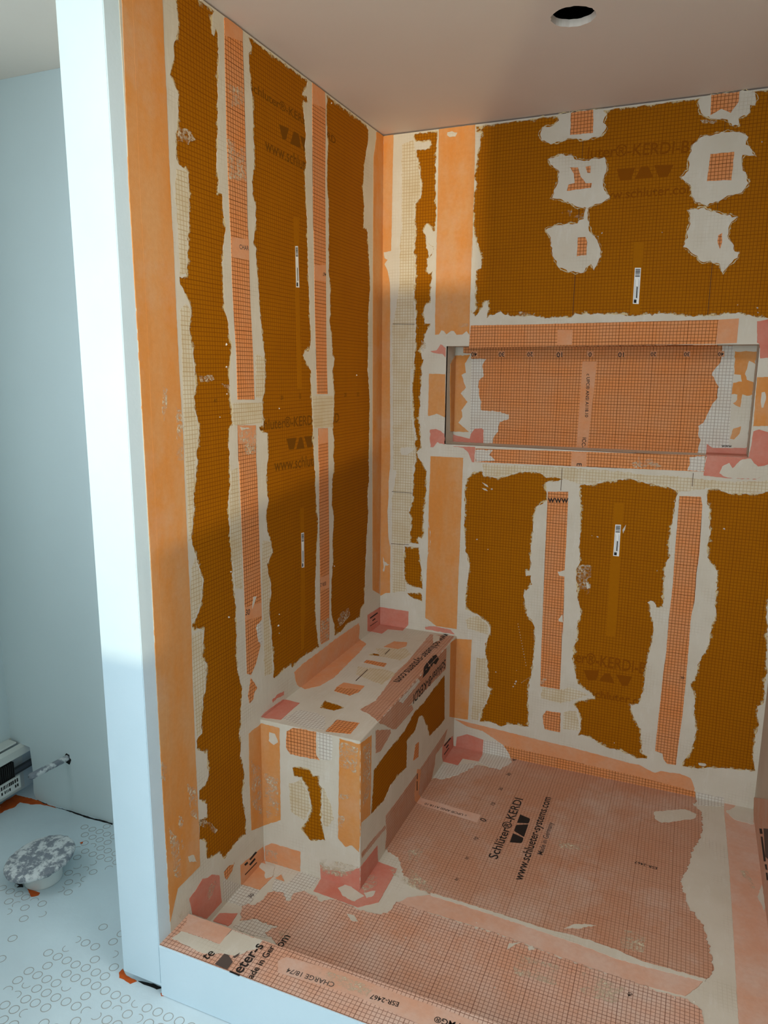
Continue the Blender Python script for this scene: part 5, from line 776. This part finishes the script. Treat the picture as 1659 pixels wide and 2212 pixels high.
('FK','pan','F',[(487.0,-967.7,4),(513.4,-997.9,3),(563.5,-995.3,3),(666.8,-1045.0,3),(683.1,-1054.9,3),(637.6,-846.2,4),(440.9,-933.7,2),(731.6,-1025.7,5),(880.3,-673.7,3),(826.2,-715.6,2),(1120.5,-246.8,4),(1054.0,-883.3,4),(1049.1,-885.4,3),(1117.0,-890.8,5),(671.0,-1051.6,2),(513.8,-999.9,2),(488.5,-966.1,3),(665.7,-834.3,2),(1093.1,-336.6,4),(1158.5,-883.1,3),(752.8,-995.1,2),(823.6,-882.1,2),(787.8,-873.8,5),(887.7,-661.1,2),(1137.9,-800.1,2),(557.6,-906.9,2),(935.2,-894.8,2)]),
('P','floor','exposed_membrane','BFL','orange','coat',2,[[(-1010.0,-905.4),(-965.4,-942.6),(-966.1,-925.2),(-952.5,-896.8),(-959.2,-867.7),(-917.2,-863.2),(-885.8,-849.6),(-844.3,-845.2),(-819.2,-844.3),(-920.0,-836.6),(-972.9,-840.8),(-1010.0,-840.9)]],0),
('P','floor','exposed_membrane','BFL','orange','coat',1,[[(-586.4,-1167.9),(-564.2,-1167.5),(-540.0,-1166.2),(-536.2,-1175.5),(-550.9,-1188.0)]],0),
('P','floor','exposed_membrane','BFL','orange','coat',1,[[(-607.3,-952.8),(-603.2,-946.5),(-597.4,-950.7),(-600.2,-956.4)]],0),
('P','floor','exposed_membrane','BFL','orange','coat',1,[[(-138.4,-1295.6),(-138.1,-1281.9),(-115.1,-1295.2),(-80.7,-1297.4),(-89.8,-1311.4),(-112.9,-1305.6),(-126.6,-1306.6)]],0),
('P','floor','exposed_membrane','BFL','orange','coat',1,[[(-5.2,-1303.5),(1.2,-1294.6),(8.5,-1304.8),(2.1,-1308.3)]],0),
('P','floor','chipped_hole','BFL','dark','coat',1,[[(-639.3,-1164.5),(-624.9,-1152.6),(-603.3,-1167.8),(-619.5,-1175.9),(-619.6,-1167.3)]],0),
('P','floor','chipped_hole','BFL','dark','coat',1,[[(-78.1,-1296.3),(-60.2,-1292.3),(-38.6,-1288.6),(-10.1,-1289.3),(-20.7,-1297.5),(-65.6,-1298.4)]],0),
('P','floor','chipped_hole','BFL','dark','coat',1,[[(-917.2,-836.0),(-913.5,-836.0),(-846.0,-843.7),(-755.0,-837.9),(-658.7,-839.8),(-637.7,-836.0),(-584.6,-836.0),(-580.3,-841.9),(-602.4,-841.0),(-683.5,-846.3),(-789.5,-841.7),(-878.5,-844.1)]],0),
('P','floor','chipped_hole','BFL','dark','coat',0.5,[[(-60.2,-1292.3),(-45.1,-1291.4),(-43.5,-1294.5),(-55.4,-1295.8)]],0),
('P','wall_left','thinset_patch','L','dry','smear',3,[[(-1262.6,531.1),(-1247.0,515.9),(-1254.7,478.1),(-1264.8,490.7)]],0),
('P','wall_left','thinset_patch','L','dry','smear',3,[[(-1179.9,429.1),(-1147.3,395.8),(-1150.0,314.2),(-1170.0,341.6)]],0),
('P','wall_left','thinset_patch','L','dry','smear',3,[[(-1251.7,355.2),(-1220.0,305.7),(-1217.3,198.8),(-1241.4,223.4)]],0),
('P','wall_left','thinset_patch','L','dry','smear',3,[[(-906.6,343.5),(-862.4,303.0),(-861.9,154.3),(-905.0,206.4)]],0),
('P','bench','thinset_patch','BE','dry','smear',3,[[(9.1,282.3),(54.6,275.9),(54.3,162.6),(14.5,143.3)]],0),
('P','bench','thinset_patch','BE','dry','smear',3,[[(247.8,432.9),(301.2,424.4),(297.1,350.6),(249.5,355.8)]],0),
('P','bench','thinset_patch','BF','dry','smear',3,[[(-839.7,419.6),(-789.3,410.6),(-792.8,261.8),(-839.0,238.4)]],0),
('P','bench','thinset_patch','BE','dry','smear',3,[[(183.7,60.3),(233.7,67.3),(305.1,69.5),(263.9,30.3),(191.0,12.0)]],0),
('P','bench','thinset_patch','BE','dry','smear',3,[[(9.7,0.0),(6.9,40.5),(44.1,43.2),(47.2,4.4),(24.2,0.0)]],0),
('P','pan','thinset_patch','F','dry','smear',3,[[(182.0,-1075.4),(207.0,-1055.3),(220.6,-1083.0),(202.7,-1093.7)]],0),
('P','pan','thinset_patch','F','dry','smear',3,[[(307.7,-845.2),(307.7,-798.4),(321.1,-778.7),(343.5,-813.0),(325.0,-863.2)]],0),
('P','pan','thinset_patch','F','dry','smear',3,[[(370.0,-650.0),(408.8,-615.7),(415.9,-675.4),(394.8,-695.7)]],0),
('P','pan','thinset_patch','F','dry','smear',3,[[(350.7,-747.4),(411.5,-721.1),(491.2,-769.3),(487.0,-795.8),(414.1,-782.6)]],0),
('P','pan','thinset_patch','F','dry','smear',3,[[(748.9,-906.4),(860.9,-904.4),(860.1,-963.2),(763.2,-968.8)]],0),
('P','pan','thinset_patch','F','dry','smear',3,[[(914.0,-896.5),(1009.7,-905.9),(994.3,-960.4),(918.4,-966.0)]],0),
('P','curb','thinset_patch','C','dry','smear',3,[[(375.3,-1216.0),(513.0,-1218.1),(503.7,-1241.7),(382.2,-1242.2)]],0),
('P','wall_left','thinset_patch','L','dry','smear',3,[[(-925.4,2046.7),(-856.9,2057.1),(-853.2,2015.6),(-922.6,2000.6)]],0),
('P','wall_left','thinset_patch','L','dry','smear',3,[[(-926.8,1928.0),(-851.4,1935.7),(-852.7,1853.6),(-923.3,1844.0)]],0),
('P','wall_left','thinset_patch','L','dry','smear',3,[[(-484.7,614.7),(-430.9,606.9),(-430.0,534.2),(-486.1,539.5)]],0),
('P','wall_left','thinset_patch','L','dry','smear',3,[[(-916.6,1256.7),(-838.0,1258.4),(-839.5,1185.6),(-915.1,1193.4)]],0),
('P','wall_back','thinset_patch','B','dry','smear',3,[[(623.3,332.6),(646.8,336.7),(636.1,313.7),(626.5,307.7)]],0),
('P','wall_back','thinset_patch','B','dry','smear',3,[[(922.4,1111.8),(940.6,1127.6),(969.3,1111.5),(948.1,1101.5)]],0),
('P','wall_back','thinset_patch','B','dry','smear',3,[[(889.8,1118.9),(898.1,1140.1),(906.7,1116.8),(896.6,1101.4)]],0),
('P','wall_back','thinset_patch','B','dry','smear',3,[[(150.9,1509.3),(169.7,1500.6),(164.2,1466.3),(151.6,1475.0)]],0),
('P','wall_back','thinset_patch','B','dry','smear',3,[[(490.1,1595.5),(526.1,1599.6),(531.9,1584.6),(495.8,1582.9)]],0),
]
RINGS = [(-655,-1194),(-655,-886),(-623,-1195),(-624,-1164),(-624,-916),(-623,-885),(-593,-1225),(-592,-1193),(-592,-978),(-593,-948),(-592,-916),(-593,-885),(-592,-855),(-562,-1255),(-563,-1225),(-563,-1195),(-562,-1009),(-562,-977),(-562,-948),(-562,-917),(-562,-886),(-532,-1225),(-531,-1195),(-532,-1071),(-531,-1039),(-530,-979),(-530,-947),(-530,-917),(-532,-887),(-501,-1256),(-501,-1195),(-500,-1133),(-501,-1101),(-501,-1072),(-501,-1040),(-501,-1009),(-499,-979),(-500,-948),(-470,-1318),(-470,-1224),(-470,-1133),(-470,-1102),(-469,-1072),(-469,-1040),(-469,-978),(-469,-948),(-439,-1378),(-438,-1009),(-438,-978),(-345,-1439),(-347,-1409),(-345,-1378),(-347,-1317),(-315,-1472),(-315,-1441),(-316,-1409),(-315,-1379),(-316,-1348),(-315,-1317),(-315,-1287),(-315,-1256),(-285,-1502),(-285,-1472),(-284,-1441),(-285,-1409),(-285,-1379),(-285,-1317),(-285,-1255),(-284,-1195),(-253,-1502),(-255,-1470),(-255,-1440),(-254,-1409),(-255,-1379),(-254,-1348),(-255,-1318),(-253,-1255),(-222,-1502),(-222,-1440),(-223,-1410),(-223,-1378),(-224,-1349),(-224,-1316),(-223,-1287),(-223,-1224),(-223,-1194),(-193,-1472),(-192,-1409),(-192,-1348),(-191,-1317),(-192,-1255),(-161,-1472),(-161,-1409),(-162,-1379),(-161,-1347),(-162,-1317),(-162,-1287),(-131,-1440),(-130,-1410),(-131,-1349),(-100,-1410),(-100,-1378),(-99,-1349),(-70,-1440),(-69,-1409),(-68,-1379),(-70,-1349),(-39,-1410),(-37,-1379),(-38,-1348),(-7,-1409),(-7,-1378),(-7,-1348),(24,-1379),(23,-1347),(54,-1378),(54,-1348),(84,-1347),(117,-1349),(147,-1347)]

PART_LABEL = {'membrane_strip': 'orange gridded membrane strip', 'membrane_patch': 'orange membrane showing through the thinset', 'membrane_band': 'plain orange fleece band',
    'membrane_sheet': 'orange gridded membrane sheet', 'membrane_upstand': 'orange membrane turned up at the base', 'membrane_wrap': 'printed gridded membrane folded over the edge',
    'membrane_overlap': 'plain pale orange overlap of two sheets', 'thinset_coat': 'grey-white trowelled thinset', 'thinset_dab': 'ragged dab of grey-white thinset', 'thinset_patch': 'smear of grey-white thinset',
    'thin_thinset': 'thin scraped thinset with the grid showing through', 'thinset_seam': 'thinset squeezed out along a seam', 'thinset_feather': 'dry feathered edge of thinset',
    'board_stripe': 'plain brown stripe without grid', 'score_line': 'dark scored line', 'plaster_patch': 'white plaster smear', 'exposed_membrane': 'bright orange membrane showing', 'chipped_hole': 'dark chipped hole'}
for NE, e in enumerate(DATA):
    if e[0] == 'P':
        _, par, name, pl, mat, layer, amp, loops, uvx = e
        o = slab(name, loops, pl, (LAYER[layer] + (NE % 29) * .004) / 1000, mat, ROOT[par], amp, (-.714 if uvx else 0, 0))
        o.location -= ROOT[par].location
        if name == 'corner_piece': o['label'] = 'pink preformed corner piece' if mat == 'pink' else 'orange preformed corner piece'
        elif name in PART_LABEL: o['label'] = PART_LABEL[name]
        if layer == 'coat' and mat == 'thinset':
            rnd = random.Random(NE)
            for l in (loops[1:] if len(loops) > 1 else loops):
                if len(l) > 4: feather_ring(ragged(l, amp, rnd) if len(loops) > 1 else list(reversed(ragged(l, amp, rnd))), pl, ROOT[par], rnd, 13 if len(loops) > 1 else -9)
    elif e[0] == 'X':
        _, par, s, pl, mat, layer, p0, p1, h = e
        o = lettering(s, pl, mat, LAYER[layer] / 1000, p0, p1, h, ROOT[par])
    elif e[0] == 'LG':
        logo(e[2], e[3], LAYER[e[4]] / 1000, e[5], e[6], ROOT[e[1]])
    elif e[0] == 'ST':
        sticker(e[2], e[3], ROOT[e[1]])
    elif e[0] == 'FK':
        _, par, pl, pts = e; O, U, V, N = frame(pl); rnd = random.Random(11); vs = []; fs = []
        for x, y, r in pts:
            k = len(vs); m = 7; c = O + U * (x / 1000) + V * (y / 1000)
            el = rnd.uniform(.5, 1); a0 = rnd.uniform(0, 6.28)
            for i in range(m):
                a = i * math.tau / m; rr = r / 1000 * rnd.uniform(.55, 1.1)
                px, py = rr * math.cos(a), rr * el * math.sin(a); ca, sa = math.cos(a0), math.sin(a0)
                vs.append(c + U * (px * ca - py * sa) + V * (px * sa + py * ca) - N * .0003)
            vs.append(c + N * (.0022 + r * .0004))
            for i in range(m): fs.append((k + i, k + (i + 1) % m, k + m))
        o = link('thinset_flecks', mesh_from('thinset_flecks', vs, fs, 'thinset', [(v.x + v.y, v.z) for v in vs]), ROOT[par]); o['kind'] = 'stuff'

# ------------------------------------------------------------------ studded floor rings
def ring_mesh():
    bm = bmesh.new(); n = 20; R = .0108; prof = ((-.0011, -.0002), (-.0006, .0007), (.0006, .0007), (.0011, -.0002)); rows = []
    for i in range(n):
        a = i * math.tau / n; rows.append([bm.verts.new(((R + dr) * math.cos(a), (R + dr) * math.sin(a), z)) for dr, z in prof])
    for i in range(n):
        for j in range(3): bm.faces.new((rows[i][j], rows[(i + 1) % n][j], rows[(i + 1) % n][j + 1], rows[i][j + 1]))
    me = bpy.data.meshes.new('stud_ring'); bm.to_mesh(me); bm.free(); me.materials.append(MATS['groove']); return me
def arc_mesh():
    bm = bmesh.new(); n = 12; R = .0108; prof = ((-.0010, -.0002), (-.0005, .0006), (.0005, .0006), (.0010, -.0002)); rows = []
    for i in range(n):
        a = i * math.tau * .55 / n; rows.append([bm.verts.new(((R + dr) * math.cos(a), (R + dr) * math.sin(a), z)) for dr, z in prof])
    for i in range(n - 1):
        for j in range(3): bm.faces.new((rows[i][j], rows[i + 1][j], rows[i + 1][j + 1], rows[i][j + 1]))
    me = bpy.data.meshes.new('stud_ring'); bm.to_mesh(me); bm.free(); me.materials.append(MATS['groove']); return me
RM, AM = ring_mesh(), arc_mesh(); rnd = random.Random(5)
for x, y in RINGS[:300]:
    o = link('stud_ring', AM if rnd.random() < .22 else RM, ROOT['floor']); o.location = (x / 1000, y / 1000, ZF); o.rotation_euler.z = rnd.uniform(0, 6.28)

# ------------------------------------------------------------------ toilet flange stub
def lathe(prof, n=40, jit=0, seed=1, cap=True):
    bm = bmesh.new(); rnd = random.Random(seed); rows = []
    for k, (r, z) in enumerate(prof):
        rows.append([bm.verts.new((r * (1 + rnd.uniform(-jit, jit)) * math.cos(i * math.tau / n), r * (1 + rnd.uniform(-jit, jit)) * math.sin(i * math.tau / n), z + rnd.uniform(-jit, jit) * .05)) for i in range(n)])
    for a, b in zip(rows, rows[1:]):
        for i in range(n): bm.faces.new((a[i], a[(i + 1) % n], b[(i + 1) % n], b[i]))
    if cap: bm.faces.new(rows[-1]); bm.faces.new(list(reversed(rows[0])))
    return bm
fl = empty('toilet_flange', (-.580, -1.118, ZF), 'white toilet drain stub capped with a mortar-smeared grey foil disc', 'toilet flange')
bm_obj('drain_pipe', lathe(((.050, 0), (.052, .004), (.052, .048), (.056, .054), (.060, .062))), 'pvc', fl, True)
cap = bm_obj('foil_cover', lathe(((.056, .036), (.084, .034), (.0935, .036), (.096, .041), (.094, .047), (.086, .051), (.05, .0535), (.012, .0545)), 48, .018, 9), 'foil_tape', fl, True)
cap.location = (-.006, .006, .020); cap.rotation_euler = (math.radians(5), math.radians(-5), 0)

# ------------------------------------------------------------------ taped pipe stub in the alcove wall
ps = empty('pipe_stub', (-.761, YFAR, .1434), 'short taped supply pipe sticking out of the grey alcove wall', 'pipe')
bm = lathe(((.0085, -.03), (.0095, 0), (.0105, .03), (.0095, .06), (.0115, .09), (.0108, .125), (.006, .131)), 16, .06, 4)
o = bm_obj('taped_pipe', bm, 'foil_tape', ps, True); o.rotation_euler = (math.radians(93), 0, math.radians(-12)); o.location = (0, 0, 0)
bm = bmesh.new(); n = 14; rnd = random.Random(2)
vs = [bm.verts.new((.013 * rnd.uniform(.8, 1.25) * math.cos(i * math.tau / n), -.0006, .020 * rnd.uniform(.8, 1.2) * math.sin(i * math.tau / n) - .004)) for i in range(n)]; bm.faces.new(vs)
r = bmesh.ops.extrude_face_region(bm, geom=list(bm.faces)); bmesh.ops.translate(bm, verts=[v for v in r['geom'] if isinstance(v, bmesh.types.BMVert)], vec=(0, .0012, 0))
bm_obj('torn_hole', bm, 'dark', ps)

# ------------------------------------------------------------------ baseboard heater
he = empty('baseboard_heater', (XL, -1.6, ZF), 'open baseboard heater with dark fins running into the wall notch', 'heater')
def heat(name, prof, y0, y1, mat, par=he):
    """closed X-Z profile (local to the outer wall and floor) swept along Y"""
    bm = bmesh.new(); a = [bm.verts.new((x, y0 + 1.6, z - ZF)) for x, z in prof]; b = [bm.verts.new((x, y1 + 1.6, z - ZF)) for x, z in prof]
    n = len(prof); bm.faces.new(a); bm.faces.new(list(reversed(b)))
    for i in range(n): bm.faces.new((a[i], b[i], b[(i + 1) % n], a[(i + 1) % n]))
    return bm_obj(name, bm, mat, par)
heat('back_plate', ((.001, -.045), (.004, -.045), (.004, .160), (.001, .160)), -2.3, -.80, 'heater_enamel')
heat('top_cover', ((.004, .160), (.036, .158), (.040, .154), (.038, .151), (.004, .155)), -2.3, -.845, 'heater_enamel')
heat('damper', ((.046, .150), (.062, .142), (.066, .118), (.064, .117), (.060, .139), (.045, .147)), -2.3, -.815, 'heater_enamel')
heat('front_panel', ((.060, .052), (.063, .053), (.064, .006), (.058, -.006), (.056, -.005), (.061, .007)), -2.3, -.862, 'heater_enamel')
heat('end_pipe', ((.022, .040), (.036, .040), (.040, .050), (.036, .060), (.022, .060), (.018, .050)), -2.3, -.74, 'fin')
bm = bmesh.new(); y = -1.5
while y < -.875: add_box(bm, .006, .058, y + 1.6, y + 1.6008, .02 - ZF, .105 - ZF); y += .0075
o = bm_obj('fins', bm, 'fin', he); o['kind'] = 'stuff'
lab = box('data_label', (.0642, .0648, .60, .735, .008 - ZF, .050 - ZF), 'label_white', he)
bm = bmesh.new(); rnd = random.Random(8); y = .605
while y < .725:
    wd = rnd.choice((.0025, .004, .0055)); add_box(bm, .0648, .0651, y, y + wd, .033 - ZF, .046 - ZF)
    if rnd.random() < .8: add_box(bm, .0648, .0651, y, y + wd, .016 - ZF, .026 - ZF)
    y += wd + rnd.choice((.0015, .003))
bm_obj('label_print', bm, 'ink', lab)
